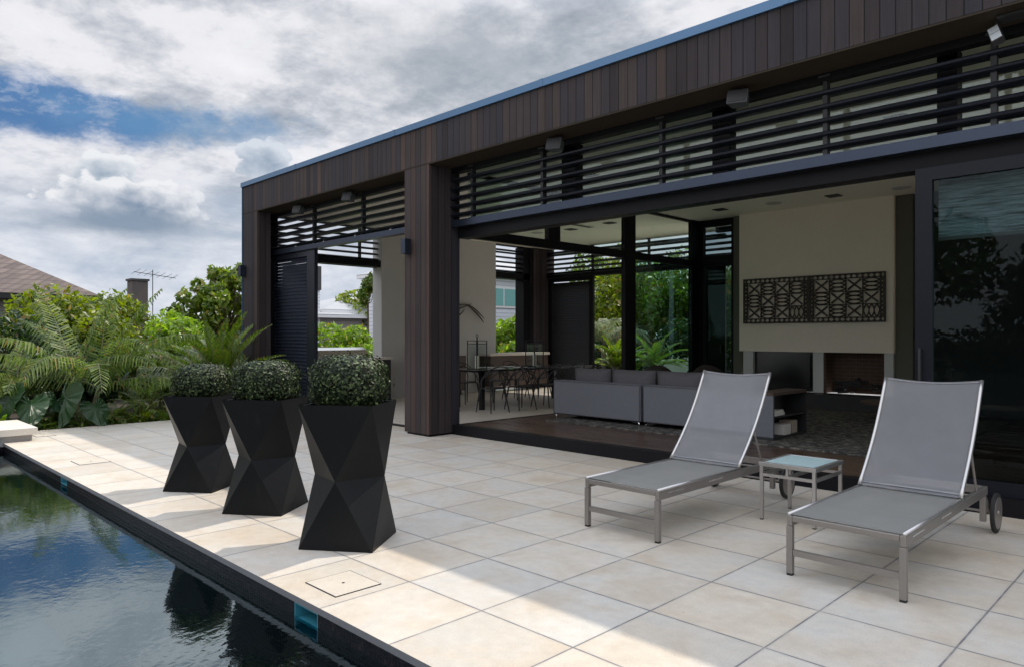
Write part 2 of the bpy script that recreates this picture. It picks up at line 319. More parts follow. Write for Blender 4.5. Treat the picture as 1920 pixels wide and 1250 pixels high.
M_planter = mat('matt_black_planter', rough=0.5, fn=f_planter, spec=0.16)
M_alu = grainy('brushed_aluminium', (0.50, 0.48, 0.47), 0.33, 80, 0.04, 0.03, metal=0.85)
M_alud = grainy('taupe_aluminium', (0.27, 0.25, 0.235), 0.38, 80, 0.04, 0.03, metal=0.6)
M_steel = grainy('stainless_steel', (0.55, 0.53, 0.50), 0.3, 60, 0.05, 0.03, metal=0.9)
M_chrome = mat('chrome', (0.8, 0.8, 0.82), 0.08, 1.0)
M_rubber = mat('black_rubber', (0.015, 0.015, 0.015), 0.7)
def sling(name, col, tr_):
    m_ = bpy.data.materials.new(name); m_.use_nodes = True; t = NT(m_.node_tree); t.n.clear(); o = t.n.new('ShaderNodeOutputMaterial')
    tc = t.new('ShaderNodeTexCoord', 3); x, y, z = t.xyz(tc)
    wv = t.m('MULTIPLY', t.m('SINE', t.m('MULTIPLY', x, 2400)), t.m('SINE', t.m('MULTIPLY', t.m('ADD', y, z), 1800)))
    n = t.noise(tc, 9, 4); k = t.m('ADD', 0.86, t.m('ADD', t.m('MULTIPLY', wv, 0.08), t.m('MULTIPLY', n, 0.25)))
    b = t.n.new('ShaderNodeBsdfPrincipled'); t.l.new(t.mix(1.0, col, t.cxyz(k, k, k), 'MULTIPLY'), b.inputs['Base Color']); b.inputs['Roughness'].default_value = 0.55
    tp = t.n.new('ShaderNodeBsdfTransparent'); tl = t.new('ShaderNodeBsdfTranslucent', 0, Color=(*col, 1))
    m1 = t.n.new('ShaderNodeMixShader'); m1.inputs[0].default_value = 0.28; t.l.new(b.outputs[0], m1.inputs[1]); t.l.new(tl, m1.inputs[2])
    ms = t.n.new('ShaderNodeMixShader'); ms.inputs[0].default_value = tr_; t.l.new(m1.outputs[0], ms.inputs[1]); t.l.new(tp.outputs[0], ms.inputs[2]); t.l.new(ms.outputs[0], o.inputs[0])
    return m_
M_sling = sling('grey_mesh_backrest', (0.33, 0.335, 0.355), 0.42)
M_slseat = sling('grey_mesh_seat', (0.27, 0.27, 0.26), 0.06)
def f_fab(c1_, c2_, sc):
    def f(t, b, o):
        p = pos(t); n = t.noise(t.vm('MULTIPLY', p, (sc, sc, sc * 0.3)), 1.0, 4, 0.7); n2_ = t.noise(p, 300, 1)
        setc(t, b, t.mix(t.m('MULTIPLY', t.m('ADD', n, n2_), 0.5), c1_, c2_)); addbump(t, b, n2_, 0.3, 0.003)
    return f
M_sofa = mat('grey_sofa_fabric', rough=0.95, fn=f_fab((0.075, 0.080, 0.093), (0.22, 0.227, 0.255), 90), spec=0.2)
M_cush = mat('charcoal_cushion_fabric', rough=0.95, fn=f_fab((0.055, 0.053, 0.060), (0.14, 0.135, 0.145), 60), spec=0.2)
M_throw = mat('dark_throw_fabric', rough=0.95, fn=f_fab((0.02, 0.018, 0.018), (0.06, 0.05, 0.045), 60), spec=0.2)
def f_rug(t, b, o):
    p = pos(t); n = t.noise(t.vm('MULTIPLY', p, (11, 15, 1)), 1.0, 7, 0.8, 0.1); setc(t, b, t.ramp(n, [(0.38, (0.020, 0.021, 0.024)), (0.5, (0.075, 0.073, 0.068)), (0.62, (0.24, 0.23, 0.205))])); addbump(t, b, n, 0.8, 0.01)
M_rug = mat('mottled_grey_rug', rough=1.0, fn=f_rug, spec=0.1)
M_slat = grainy('shutter_slat_coat', (0.040, 0.050, 0.080), 0.30, 60, 0.05, 0.0, metal=0.7)
def f_brick(t, b, o):
    p = pos(t); x, y, z = t.xyz(p); rw = cell(t, z, 0.065); j = t.m('MAXIMUM', grid_line(t, z, 0.065, 0.005, 0.0), grid_line(t, t.m('ADD', t.m('ADD', x, y), t.m('MULTIPLY', rw, 0.11)), 0.22, 0.005))
    r = t.noise(p, 5, 3); setc(t, b, t.mix(j, t.mix(r, (0.055, 0.030, 0.022), (0.11, 0.068, 0.050)), (0.13, 0.10, 0.085)))
M_brick = mat('firebox_brick', rough=0.9, fn=f_brick)
def f_blind(t, b, o):
    p = pos(t); x, y, z = t.xyz(p); n = t.noise(t.cxyz(t.m('MULTIPLY', x, 5), 0.0, t.m('MULTIPLY', z, 110)), 1.0, 4, 0.7); n2_ = t.noise(t.cxyz(t.m('MULTIPLY', x, 2), 0.0, t.m('MULTIPLY', z, 40)), 1.0, 2)
    setc(t, b, t.ramp(t.m('ADD', t.m('MULTIPLY', n, 0.7), t.m('MULTIPLY', n2_, 0.3)), [(0.40, (0.10, 0.115, 0.12)), (0.50, (0.50, 0.54, 0.55)), (0.60, (0.86, 0.88, 0.88))])); addbump(t, b, n, 0.6, 0.004)
M_blind = mat('woven_grass_blind', rough=0.9, fn=f_blind)
def f_rooft(t, b, o):
    p = pos(t); x, y, z = t.xyz(p); tcn = t.m('DIVIDE', t.m('SUBTRACT', z, 0.0), 0.17); fr = t.m('FRACT', tcn)
    r = wn(t, t.cxyz(t.m('FLOOR', tcn), cell(t, t.m('ADD', x, y), 0.26), 0.0))
    wv = t.m('ABSOLUTE', t.m('SINE', t.m('MULTIPLY', t.m('ADD', x, y), 12.1)))
    c = t.mix(r, (0.085, 0.062, 0.055), (0.14, 0.105, 0.092)); k = t.m('ADD', 0.72, t.m('MULTIPLY', wv, 0.3))
    c = t.mix(1.0, c, t.cxyz(k, k, k), 'MULTIPLY'); setc(t, b, t.mix(t.mr(fr, 0.16, 0.06), c, (0.05, 0.04, 0.04)))
    addbump(t, b, t.m('ADD', t.m('MULTIPLY', wv, 0.4), t.m('SUBTRACT', 1.0, fr)), 0.8, 0.05)
M_rooft = mat('brown_concrete_roof_tile', rough=0.8, fn=f_rooft)
def f_wb(c_, pt):
    def f(t, b, o):
        p = pos(t); x, y, z = t.xyz(p); fr = t.m('FRACT', t.m('DIVIDE', z, pt)); n = t.noise(p, 3, 3)
        c = t.mix(n, c_, tuple(min(1, v * 1.15) for v in c_)); setc(t, b, t.mix(t.mr(fr, 0.12, 0.03), c, tuple(v * 0.35 for v in c_)))
        addbump(t, b, t.m('SUBTRACT', 1.0, fr), 0.7, 0.02)
    return f
M_wb = mat('grey_weatherboard', rough=0.7, fn=f_wb((0.56, 0.58, 0.63), 0.15))
M_wbd = mat('taupe_weatherboard', rough=0.7, fn=f_wb((0.26, 0.24, 0.23), 0.15))
M_trim = mat('white_window_trim', (0.75, 0.75, 0.76), 0.5)
M_wing = mat('pale_teal_window', (0.22, 0.46, 0.46), 0.08, 0.0, 0.9)
M_lroof = grainy('pale_metal_roof', (0.33, 0.34, 0.36), 0.5, 5, 0.05, 0)
M_candle = mat('cream_candle_wax', (0.80, 0.76, 0.62), 0.5, Subsurface_Weight=0.2)
M_book = grainy('pale_book_cover', (0.62, 0.60, 0.56), 0.7, 20, 0.1, 0)
M_stone = grainy('pale_bench_stone', (0.58, 0.53, 0.47), 0.4, 30, 0.06, 0)
M_walnut = grainy('walnut_veneer', (0.065, 0.042, 0.032), 0.45, 20, 0.2, 0.05)
def f_gtop(t, b, o):
    p = pos(t); n = t.noise(p, 60, 4); setc(t, b, t.mix(n, (0.42, 0.58, 0.60), (0.52, 0.68, 0.70))); addbump(t, b, n, 0.15, 0.002)
M_gtop = mat('aqua_frosted_glass', rough=0.16, fn=f_gtop)

# ------------------------------------------------------------------ mesh helpers
def root_loc(p):
    v = Vector((0, 0, 0))
    while p is not None: v += p.location; p = p.parent
    return v
class MB:
    def __init__(s): s.v = []; s.f = []; s.mi = []
    def add(s, vs, fs, mi=0):
        n = len(s.v); s.v += [tuple(v) for v in vs]; s.f += [tuple(i + n for i in f) for f in fs]; s.mi += [mi] * len(fs); return s
    def box(s, x0, x1, y0, y1, z0, z1, mi=0, M=None):
        x0, x1 = min(x0, x1), max(x0, x1); y0, y1 = min(y0, y1), max(y0, y1); z0, z1 = min(z0, z1), max(z0, z1)
        vs = [Vector((x, y, z)) for z in (z0, z1) for x, y in ((x0, y0), (x1, y0), (x1, y1), (x0, y1))]
        if M is not None: vs = [M @ v for v in vs]
        return s.add(vs, [(3, 2, 1, 0), (4, 5, 6, 7), (0, 1, 5, 4), (1, 2, 6, 5), (2, 3, 7, 6), (3, 0, 4, 7)], mi)
    def tube(s, pts, r, n=8, mi=0, cap=True, flat=1.0):
        pts = [Vector(p) for p in pts]; rs = r if isinstance(r, (list, tuple)) else [r] * len(pts)
        t0 = (pts[1] - pts[0]).normalized(); a = Vector((0, 0, 1)) if abs(t0.z) < 0.9 else Vector((1, 0, 0))
        u = t0.cross(a).normalized(); rings = []
        for i, p in enumerate(pts):
            t = (pts[min(i + 1, len(pts) - 1)] - pts[max(i - 1, 0)]).normalized()
            u = (u - t * u.dot(t)).normalized(); v = t.cross(u)
            rings.append([p + (u * math.cos(2 * PI * k / n) + v * math.sin(2 * PI * k / n) * flat) * rs[i] for k in range(n)])
        vs = [q for rg in rings for q in rg]; fs = []
        for i in range(len(pts) - 1):
            for k in range(n):
                a_ = i * n + k; b_ = i * n + (k + 1) % n; fs.append((a_, b_, b_ + n, a_ + n))
        if cap: fs += [tuple(range(n))[::-1], tuple(range(len(vs) - n, len(vs)))]
        return s.add(vs, fs, mi)
    def bar(s, p, q, w_, h_, mi=0):
        p = Vector(p); q = Vector(q); d = q - p; L = d.length; t = d / L
        a = Vector((0, 0, 1)) if abs(t.z) < 0.95 else Vector((1, 0, 0)); u = t.cross(a).normalized(); v = u.cross(t)
        vs = [b_ + u * sx * w_ / 2 + v * sz * h_ / 2 for b_ in (p, q) for sx, sz in ((-1, -1), (1, -1), (1, 1), (-1, 1))]
        return s.add(vs, [(0, 1, 2, 3), (7, 6, 5, 4), (0, 4, 5, 1), (1, 5, 6, 2), (2, 6, 7, 3), (3, 7, 4, 0)], mi)
    def cyl(s, c, r, z0, z1, n=20, mi=0, r2=None):
        return s.tube([(c[0], c[1], z0), (c[0], c[1], z1)], [r, r if r2 is None else r2], n, mi)
    def build(s, name, mats, parent=None, smooth=False, bevel=0, label=None, world=True):
        me = bpy.data.meshes.new(name)
        off = root_loc(parent) if (parent is not None and world) else Vector((0, 0, 0))
        me.from_pydata([tuple(Vector(v) - off) for v in s.v], [], s.f)
        if not isinstance(mats, (list, tuple)): mats = [mats]
        for m_ in mats: me.materials.append(m_)
        me.polygons.foreach_set('material_index', s.mi)
        if smooth: me.polygons.foreach_set('use_smooth', [True] * len(me.polygons))
        me.update(); o = bpy.data.objects.new(name, me); COL.objects.link(o)
        if parent is not None: o.parent = parent
        if bevel:
            b = o.modifiers.new('bevel', 'BEVEL'); b.width = bevel; b.segments = 2; b.limit_method = 'ANGLE'; b.angle_limit = R(40)
        if label: o['label'] = label
        return o
def npmesh(name, V, F, mats, parent=None, mi=None, smooth=False):
    """V (n,3) world coordinates, F (m,k) faces"""
    me = bpy.data.meshes.new(name); off = np.array(root_loc(parent)) if parent is not None else np.zeros(3)
    V = np.asarray(V, float) - off; F = np.asarray(F, int); k = F.shape[1]
    me.vertices.add(len(V)); me.vertices.foreach_set('co', V.ravel())
    me.loops.add(F.size); me.loops.foreach_set('vertex_index', F.ravel())
    me.polygons.add(len(F)); me.polygons.foreach_set('loop_start', np.arange(0, F.size, k)); me.polygons.foreach_set('loop_total', np.full(len(F), k))
    if not isinstance(mats, (list, tuple)): mats = [mats]
    for m_ in mats: me.materials.append(m_)
    if mi is not None: me.polygons.foreach_set('material_index', mi)
    if smooth: me.polygons.foreach_set('use_smooth', [True] * len(F))
    me.update(calc_edges=True); me.validate()
    o = bpy.data.objects.new(name, me); COL.objects.link(o)
    if parent is not None: o.parent = parent
    return o
def tag(o, label, cat, group=None):
    o['label'] = label; o['category'] = cat
    if group: o['group'] = group
    return o
def thing(name, loc, label, cat, group=None, rz=0):
    o = bpy.data.objects.new(name, None); COL.objects.link(o); o.location = loc; o.rotation_euler = (0, 0, rz)
    o.empty_display_size = 0.1; return tag(o, label, cat, group)
def struct(o): o['kind'] = 'structure'; return o
def dup(root, loc, label, rz=None):
    r = root.copy(); COL.objects.link(r); r.location = loc; r['label'] = label
    if rz is not None: r.rotation_euler = (0, 0, rz)
    for ch in list(root.children):
        c = ch.copy(); COL.objects.link(c); c.parent = r
        for g in list(ch.children):
            d = g.copy(); COL.objects.link(d); d.parent = c
    return r

# ------------------------------------------------------------------ ground, terrace, pool
GZ = -0.06
struct(MB().add([(-600, -600, -2.2), (600, -600, -2.2), (600, 600, -2.2), (-600, 600, -2.2)], [(0, 1, 2, 3)]).build('ground', M_lawn))
b = MB()
b.box(-40, -9.12, -14, 40, -1.9, GZ); b.box(-9.12, 20, 12.45, 40, -1.9, GZ); b.box(-9.12, 20, -14, -6.2, -1.9, GZ); b.box(-9.12, -7.95, -6.2, -3.0, -1.9, GZ)
struct(b.build('garden_soil', M_soil))
struct(MB().box(-4.2, 9, 10.96, 17.0, -1.0, 0.012).build('bounce_patio', grainy('bounce_patio_stone', (0.60, 0.56, 0.50), 0.6, 30, 0.1, 0.1)))  # unseen pale paving added to bounce sun onto the living room ceiling
PX0, PX1, PY0 = -7.95, 1.75, -5.2           # pool extents
b = MB(); b.box(-9.1, 9, -0.56, 12.4, -0.035, 0.0); b.box(PX1, 9, -6.2, -0.5601, -0.035, 0.0); b.box(PX0, PX1, -6.2, PY0, -0.035, 0.0)
t_ = b.build('paving', [M_pave, M_edge])
for p_ in t_.data.polygons:
    if abs(p_.normal.z) < 0.5: p_.material_index = 1
struct(t_)
b = MB(); b.box(-9.1, 9, -0.40, 12.4, -1.8, -0.036); b.box(PX1 + 0.05, 9, -6.2, -0.5, -1.8, -0.036); b.box(PX0, PX1, -6.2, PY0 - 0.05, -1.8, -0.036); struct(b.build('terrace_base', M_edge))
# pool shell: mosaic wall along the terrace with two skimmer mouths
holes = [(-5.10, -4.87, -0.104, -0.045), (-0.275, -0.035, -0.128, -0.040)]
b = MB(); yw0, yw1 = -0.552, -0.501; xs = [PX0] + [q for h in holes for q in h[:2]] + [PX1]
for i in range(0, len(xs), 2): b.box(xs[i], xs[i + 1], yw0, yw1, -1.7, -0.036)
for h in holes: b.box(h[0], h[1], yw0, yw1, -1.7, h[2]); b.box(h[0], h[1], yw0, yw1, h[3], -0.036)
b.box(PX1 - 0.008, PX1 + 0.05, PY0, yw0, -1.7, -0.036); b.box(PX0, PX1 - 0.008, PY0 - 0.05, PY0 - 0.008, -1.7, -0.036); b.box(PX0 - 0.05, PX0, PY0, yw1, -1.7, -0.06)
struct(b.build('pool_wall', M_mosaic))
struct(MB().box(PX0 - 0.05, PX1 + 0.05, PY0, yw1, -1.75, -1.7).build('pool_floor', M_pool))
struct(MB().add([(PX0, PY0 - 0.008, -0.112), (PX1 - 0.008, PY0 - 0.008, -0.112), (PX1 - 0.008, yw0, -0.112), (PX0, yw0, -0.112)], [(0, 1, 2, 3)]).build('pool_water', M_water))
for h, lb in zip(holes, ('small far turquoise skimmer mouth in the pool wall', 'turquoise skimmer mouth in the pool wall nearest the camera')):
    b = MB(); x0, x1, z0, z1 = h; y0, y1, e = yw0 - 0.001, -0.42, 0.006
    b.box(x0 - .0, x0 + e, y0, y1, z0, z1); b.box(x1 - e, x1, y0, y1, z0, z1); b.box(x0 + e, x1 - e, y0, y1, z0, z0 + e); b.box(x0 + e, x1 - e, y0, y1, z1 - e, z1); b.box(x0 + e, x1 - e, y1 - e, y1, z0 + e, z1 - e)
    tag(b.build('pool_skimmer', M_turq), lb, 'skimmer', 'skimmer mouths in the pool wall')
def lid(x, y, wx, wy, lb):
    t = thing('access_lid', (x, y, 0), lb, 'pool lid', 'access lids set in the pool paving'); b = MB(); g = 0.005
    for a in ((x, x + wx, y, y + g), (x, x + wx, y + wy - g, y + wy), (x, x + g, y + g, y + wy - g), (x + wx - g, x + wx, y + g, y + wy - g)): b.box(*a, 0.001, 0.004)
    b.build('lid_shadow_gap', M_blackmatte, t)  # raised black ring drawn as the shadow gap round the lid
    MB().box(x + g, x + wx - g, y + g, y + wy - g, 0.001, 0.0045).build('lid_panel', grainy('lid_stone', (0.50, 0.45, 0.38), 0.5, 60, 0.15, 0.1), t)
    MB().tube([(x + wx / 2, y + wy / 2, 0.0046), (x + wx / 2, y + wy / 2, 0.0062)], 0.0085, 12).build('finger_hole', M_blackmatte, t)
lid(-0.395, -0.425, 0.32, 0.29, 'square stone access lid in the paving beside the nearest planter')
lid(-5.79, -0.305, 0.35, 0.31, 'square stone access lid in the paving beyond the farthest planter')
lid(-8.62, -0.13, 0.33, 0.24, 'stone access lid in the paving by the raised pool ledge and garden')
# raised ledge at the far end of the pool
t = thing('pool_ledge', (-8.5, -1.8, 0), 'pale raised stone ledge at the far end of the pool', 'ledge')
MB().box(-9.15, -7.90, -5.6, -0.19, 0.085, 0.175).build('ledge_top', grainy('ledge_stone', (0.60, 0.55, 0.48), 0.55, 40, 0.1, 0.2), t, bevel=0.004)
MB().box(-9.10, -7.97, -5.5, -0.24, -0.05, 0.085).build('ledge_wall', grainy('ledge_grey', (0.33, 0.32, 0.32), 0.6, 40, 0.1, 0.2), t)
# ------------------------------------------------------------------ the house
H = thing('house', (-3.0, 7.8, 0), 'single-storey flat-roofed house clad in dark vertical timber boards, opening onto the terrace', 'house')
YF, YT, CZ = 3.68, 4.12, 3.74
XR = 8.2
def P(b, name, m_, parent=None, **k): return b.build(name, m_, parent or H, **k)
P(MB().box(-10.3, XR, YF, YF + 0.40, CZ + 0.012, 4.262), 'fascia', M_clad)
P(MB().box(-10.3, -9.9, YF + 0.402, 12.3, CZ + 0.012, 4.262), 'fascia', M_clad)
P(MB().box(-10.33, XR, YF - 0.03, 11.0, 4.264, 4.35).box(-10.33, -4.3, 11.0, 12.33, 4.264, 4.35), 'roof_flashing', M_flash)
P(MB().box(-10.312, -10.298, YF - 0.014, YF + 0.02, 0.0, 4.262), 'edge_trim', M_flash)
for k in range(5): P(MB().box(-8.2 + k * 2.9, -8.14 + k * 2.9, YF - .033, YF - .0305, 4.266, 4.353), 'flashing_joint', M_flash)
P(MB().box(-9.89, XR, YF + 0.42, 10.95, 3.95, 4.25).box(-9.89, -4.35, 10.95, 12.28, 3.95, 4.25), 'roof', M_darkwall)
P(MB().box(-10.3, XR, YF + 0.002, 4.20, CZ - 0.006, CZ + 0.010), 'soffit', M_soffit)
P(MB().box(-9.95, XR, 4.202, 10.95, CZ, CZ + 0.06).box(-9.95, -4.35, 10.95, 12.28, CZ, CZ + 0.06), 'ceiling', M_ceil)
# columns
for x0, x1, y1 in ((-10.296, -9.68, 3.95), (-5.045, -4.49, 4.235), (7.6, XR, 4.235)):
    c = P(MB().box(x0, x1, YF + 0.003, y1, 0.03, CZ - 0.008), 'column', M_clad)
    MB().box(x0 + 0.03, x1 - 0.03, YF + 0.03, y1 - .03, 0.0, 0.03).build('column_foot', M_metal, c)
P(MB().box(-10.29, -9.85, 11.45, 12.27, 0.0, CZ - 0.006), 'column', M_clad)
# louvre screens over the openings
BZ = [3.555, 3.430, 3.305, 3.185, 3.068]
def louvre(name, axis, fixed, a0, a1, brk, zs=BZ, depth=0.165, yoff=0.0):
    b = MB(); prof = [(-1, -0.15), (-0.75, 0.55), (-0.2, 1), (0.5, 0.75), (1, 0.1), (0.6, -0.55), (-0.2, -0.9), (-0.8, -0.6)]
    for z in zs:
        ring = [(u * depth / 2, v * 0.028) for u, v in prof]; tl = R(-9)
        ring = [(u * math.cos(tl) - v * math.sin(tl), u * math.sin(tl) + v * math.cos(tl)) for u, v in ring]
        vs = []
        for a in (a0, a1):
            for u, v in ring: vs.append((a, fixed + u, z + v) if axis == 'x' else (fixed + u, a, z + v))
        n = len(ring); b.add(vs, [tuple(range(n)), tuple(range(2 * n - 1, n - 1, -1))] + [(k, k + n, (k + 1) % n + n, (k + 1) % n) for k in range(n)])
    o = P(b, name, M_blade)
    for a in brk:
        c = MB()
        if axis == 'x': c.box(a - 0.02, a + 0.02, fixed - 0.035, fixed + 0.035, zs[-1] - 0.11, CZ - 0.01); c.tube([(a - 0.05, fixed - 0.05, CZ - 0.03), (a + 0.05, fixed - 0.05, CZ - 0.03)], 0.012, 8)
        else: c.box(fixed - 0.035, fixed + 0.035, a - 0.02, a + 0.02, zs[-1] - 0.11, CZ - 0.01)
        c.build('bracket', M_blackmatte, o)
    return o
YL = 4.13
louvre('louvre_screen', 'x', YL, -4.48, 7.58, [-4.08, -2.77, -1.04, 0.69, 1.97, 3.7, 5.4])
louvre('louvre_screen', 'x', YL, -9.97, -5.05, [-8.35, -6.78])
louvre('louvre_screen', 'y', -10.10, 4.25, 6.64, [6.2], [z for z in BZ])
louvre('louvre_screen', 'y', -10.10, 10.18, 11.44, [], [3.62] + BZ)
louvre('louvre_screen', 'x', 12.05, -9.84, -4.6, [-8.32, -6.6], [3.62] + BZ)
louvre('louvre_screen', 'x', 11.15, -4.3, -3.5, [], [3.62] + BZ)
# head tracks
P(MB().box(-4.488, 7.598, 4.075, 4.20, 2.905, 3.0), 'door_track', M_track)
P(MB().box(-4.488, 7.598, 4.202, 4.40, 2.765, 2.93), 'door_head', M_metal)
P(MB().box(-9.978, -5.047, 4.075, 4.20, 2.945, 3.03), 'door_track', M_track)
P(MB().box(-9.978, -5.047, 4.08, 4.19, 3.665, CZ - .007), 'louvre_head', M_metal)
P(MB().box(-4.488, 7.598, 4.08, 4.19, 3.665, CZ - .007), 'louvre_head', M_metal)
P(MB().box(-10.29, -9.98, 3.951, 4.25, 0.0, CZ - .007), 'side_jamb', M_metal)
for k in range(4): P(MB().box(-9.0 + k * 1.0, -8.96 + k * 1.0, 4.09, 4.13, 3.031, 3.042), 'track_roller', M_trim)
P(MB().box(-10.29, -9.98, 4.25, 6.67, 2.90, 3.035), 'door_head', M_metal)
P(MB().box(-10.29, -9.98, 10.15, 11.44, 2.875, 3.03), 'door_head', M_metal)
P(MB().box(-9.84, -4.62, 11.95, 12.2, 2.93, 3.03), 'door_head', M_metal)
P(MB().box(-4.40, -0.5, 10.72, 10.9, 2.80, 3.0), 'door_head', M_metal)
# sill and floors
P(MB().box(-4.49, 7.6, 4.10, 4.22, 0.0, 0.138), 'door_sill', M_metal)
P(MB().box(-9.68, -5.05, 4.10, 4.20, 0.0, 0.016), 'door_sill', M_metal)
struct(MB().box(-4.47, XR - 0.05, 4.222, 10.7, 0.001, 0.125).build('timber_floor', M_timber))
MBf = MB().box(-10.28, -4.475, 4.202, 12.2, 0.001, 0.010); struct(MBf.build('dining_floor', M_dining))
P(MB().box(-4.52, -4.472, 4.24, 10.4, 0.011, 0.132), 'floor_edging', M_blackmatte)
# clerestory glazing behind the louvres, with wide posts
cl = P(MB().box(-4.47, 7.58, 4.372, 4.378, 2.932, CZ - 0.002), 'clerestory_glass', M_glass)
for x0, x1 in ((-2.62, -2.40), (-0.545, -0.355), (1.53, 1.68), (3.6, 3.78), (5.6, 5.78)): MB().box(x0, x1, 4.30, 4.45, 2.932, CZ - 0.003).build('clerestory_post', M_metal, cl)
# sliding shutter leaf left of the barbecue corner
sh = P(MB().box(-9.975, -9.90, 4.14, 4.19, 0.02, 2.94).box(-8.63, -8.36, 4.13, 4.20, 0.02, 2.942).box(-9.898, -8.632, 4.14, 4.19, 2.84, 2.94).box(-9.898, -8.632, 4.14, 4.19, 0.02, 0.10), 'sliding_shutter', M_blade)
def slats(fixed, a0, a1, z0, z1, axis='x', pitch=0.064):
    b = MB(); z = z0 + 0.03
    while z < z1 - 0.02:
        M_ = Matrix.Translation(Vector((0, fixed, z)) if axis == 'x' else Vector((fixed, 0, z)))
        if axis == 'x': b.box(a0, a1, -0.041, 0.041, -0.004, 0.004, 0, M_ @ Matrix.Rotation(R(52), 4, 'X'))
        else: b.box(-0.028, 0.028, a0, a1, -0.005, 0.005, 0, M_ @ Matrix.Rotation(R(-28), 4, 'Y'))
        z += pitch
    return b
slats(4.165, -9.898, -8.632, 0.10, 2.84).build('shutter_slats', M_slat, sh)
# back shutter of the dining room
sh = P(MB().box(-9.84, -9.72, 12.02, 12.10, 0.02, 2.925).box(-8.42, -8.30, 12.02, 12.10, 0.02, 2.925).box(-9.718, -8.422, 12.02, 12.10, 0.02, 0.12).box(-9.718, -8.422, 12.02, 12.10, 2.83, 2.925), 'sliding_shutter', M_metal)
slats(12.06, -9.718, -8.422, 0.12, 2.83).build('shutter_slats', M_blackmatte, sh)
# rendered wall between the two side openings
P(MB().box(-10.29, -9.95, 6.67, 10.15, 0.0, CZ - 0.002), 'rendered_wall', M_render)
P(MB().box(-10.29, -9.98, 11.2, 11.44, 0.0, CZ - 0.003), 'side_jamb', M_metal)
# glass partition between dining and living
pt = P(MB().box(-4.535, -4.465, 4.42, 10.72, 2.79, 2.925), 'partition_beam', M_metal)
for y0, y1, z0 in ((6.09, 6.37, 2.926), (8.15, 8.47, 0.133), (10.43, 10.74, 0.133)): MB().box(-4.545, -4.455, y0, y1, z0, CZ - 0.003).build('partition_post', M_metal, pt)
MB().box(-4.53, -4.47, 4.42, 10.72, CZ - 0.05, CZ - 0.004).build('head_rail', M_blackmatte, pt)
MB().box(-4.503, -4.497, 8.472, 10.428, 0.133, 2.789).build('glass_pane', M_gglass, pt)
MB().box(-4.503, -4.497, 4.5, 6.088, 2.926, CZ - 0.052).build('glass_pane', M_glass, pt)
MB().box(-4.503, -4.497, 6.372, 8.148, 2.926, CZ - 0.052).build('glass_pane', M_glass, pt)
MB().box(-4.503, -4.497, 8.472, 10.428, 2.926, CZ - 0.052).build('glass_pane', M_glass, pt)
# back glazing of the living room beside the chimney
bw = P(MB().box(-4.455, -4.36, 10.70, 10.80, 0.126, CZ - 0.003).box(-3.74, -3.66, 10.70, 10.80, 0.126, CZ - 0.003).box(-4.36, -3.74, 10.70, 10.80, 3.60, CZ - 0.004), 'window_frame', M_metal)
MB().box(-4.36, -3.74, 10.74, 10.75, 0.126, 3.6).build('glass_pane', M_dglass, bw)
dr = MB().box(-4.34, -3.90, 10.76, 10.80, 0.13, 2.79).build('back_door', M_olive, bw)
MB().box(-3.99, -3.96, 10.70, 10.735, 1.05, 1.20).build('door_handle', M_blackmatte, bw)
# rear and right walls
P(MB().box(-0.45, 3.5, 10.701, 10.9, 0.0, CZ - 0.002), 'back_wall', M_darkwall)
P(MB().box(7.9, XR, 10.701, 10.9, 0.0, CZ - 0.002), 'back_wall', M_darkwall)
P(MB().box(3.5, 7.9, 10.75, 10.85, 3.45, CZ - 0.003).box(3.5, 3.58, 10.75, 10.85, 0.126, 3.45).box(5.66, 5.74, 10.75, 10.85, 0.126, 3.45), 'added_rear_door_frame', M_metal)  # unseen open rear doorway added to let sun into the living room
tag(MB().box(3.3, 7.8, 7.6, 10.68, .1255, .14).build('rug', M_stone), 'unseen pale rug added deep inside the right-hand room to bounce sunlight', 'rug')  # added out of view as a pale bounce surface for the ceiling
P(MB().box(7.95, XR - 0.01, 4.24, 10.7, 0.126, CZ - 0.002), 'side_wall', M_darkwall)
# fixed glazed leaf at the right
gd = P(MB().box(1.405, 1.53, 4.16, 4.22, 0.139, 2.764).box(1.53, 4.4, 4.16, 4.22, 2.66, 2.764).box(1.53, 4.4, 4.16, 4.22, 0.139, 0.25).box(4.28, 4.4, 4.16, 4.22, 0.25, 2.66), 'glass_door', M_navy)
MB().box(1.53, 4.28, 4.187, 4.195, 0.25, 2.66).build('glass_pane', M_dglass, gd)
MB().box(1.437, 1.455, 4.12, 4.16, 0.95, 1.28).build('door_handle', M_blackmatte, gd)
gd = P(MB().box(4.41, 4.53, 4.23, 4.29, 0.139, 2.764).box(4.53, 7.48, 4.23, 4.29, 2.66, 2.764).box(4.53, 7.48, 4.23, 4.29, 0.139, 0.25).box(7.48, 7.6, 4.23, 4.29, 0.139, 2.764), 'glass_door', M_metal)
MB().box(4.53, 7.48, 4.25, 4.258, 0.25, 2.66).build('glass_pane', M_dglass, gd)
t = thing('roller_blind', (2.9, 4.33, 2.2), 'grey woven roller blind half lowered behind the right-hand glass door', 'blind')
MB().box(1.54, 4.26, 4.31, 4.322, 2.20, 2.755).build('blind_fabric', M_blind, t)
MB().box(1.54, 4.26, 4.302, 4.330, 2.172, 2.20).build('bottom_rail', M_alud, t)

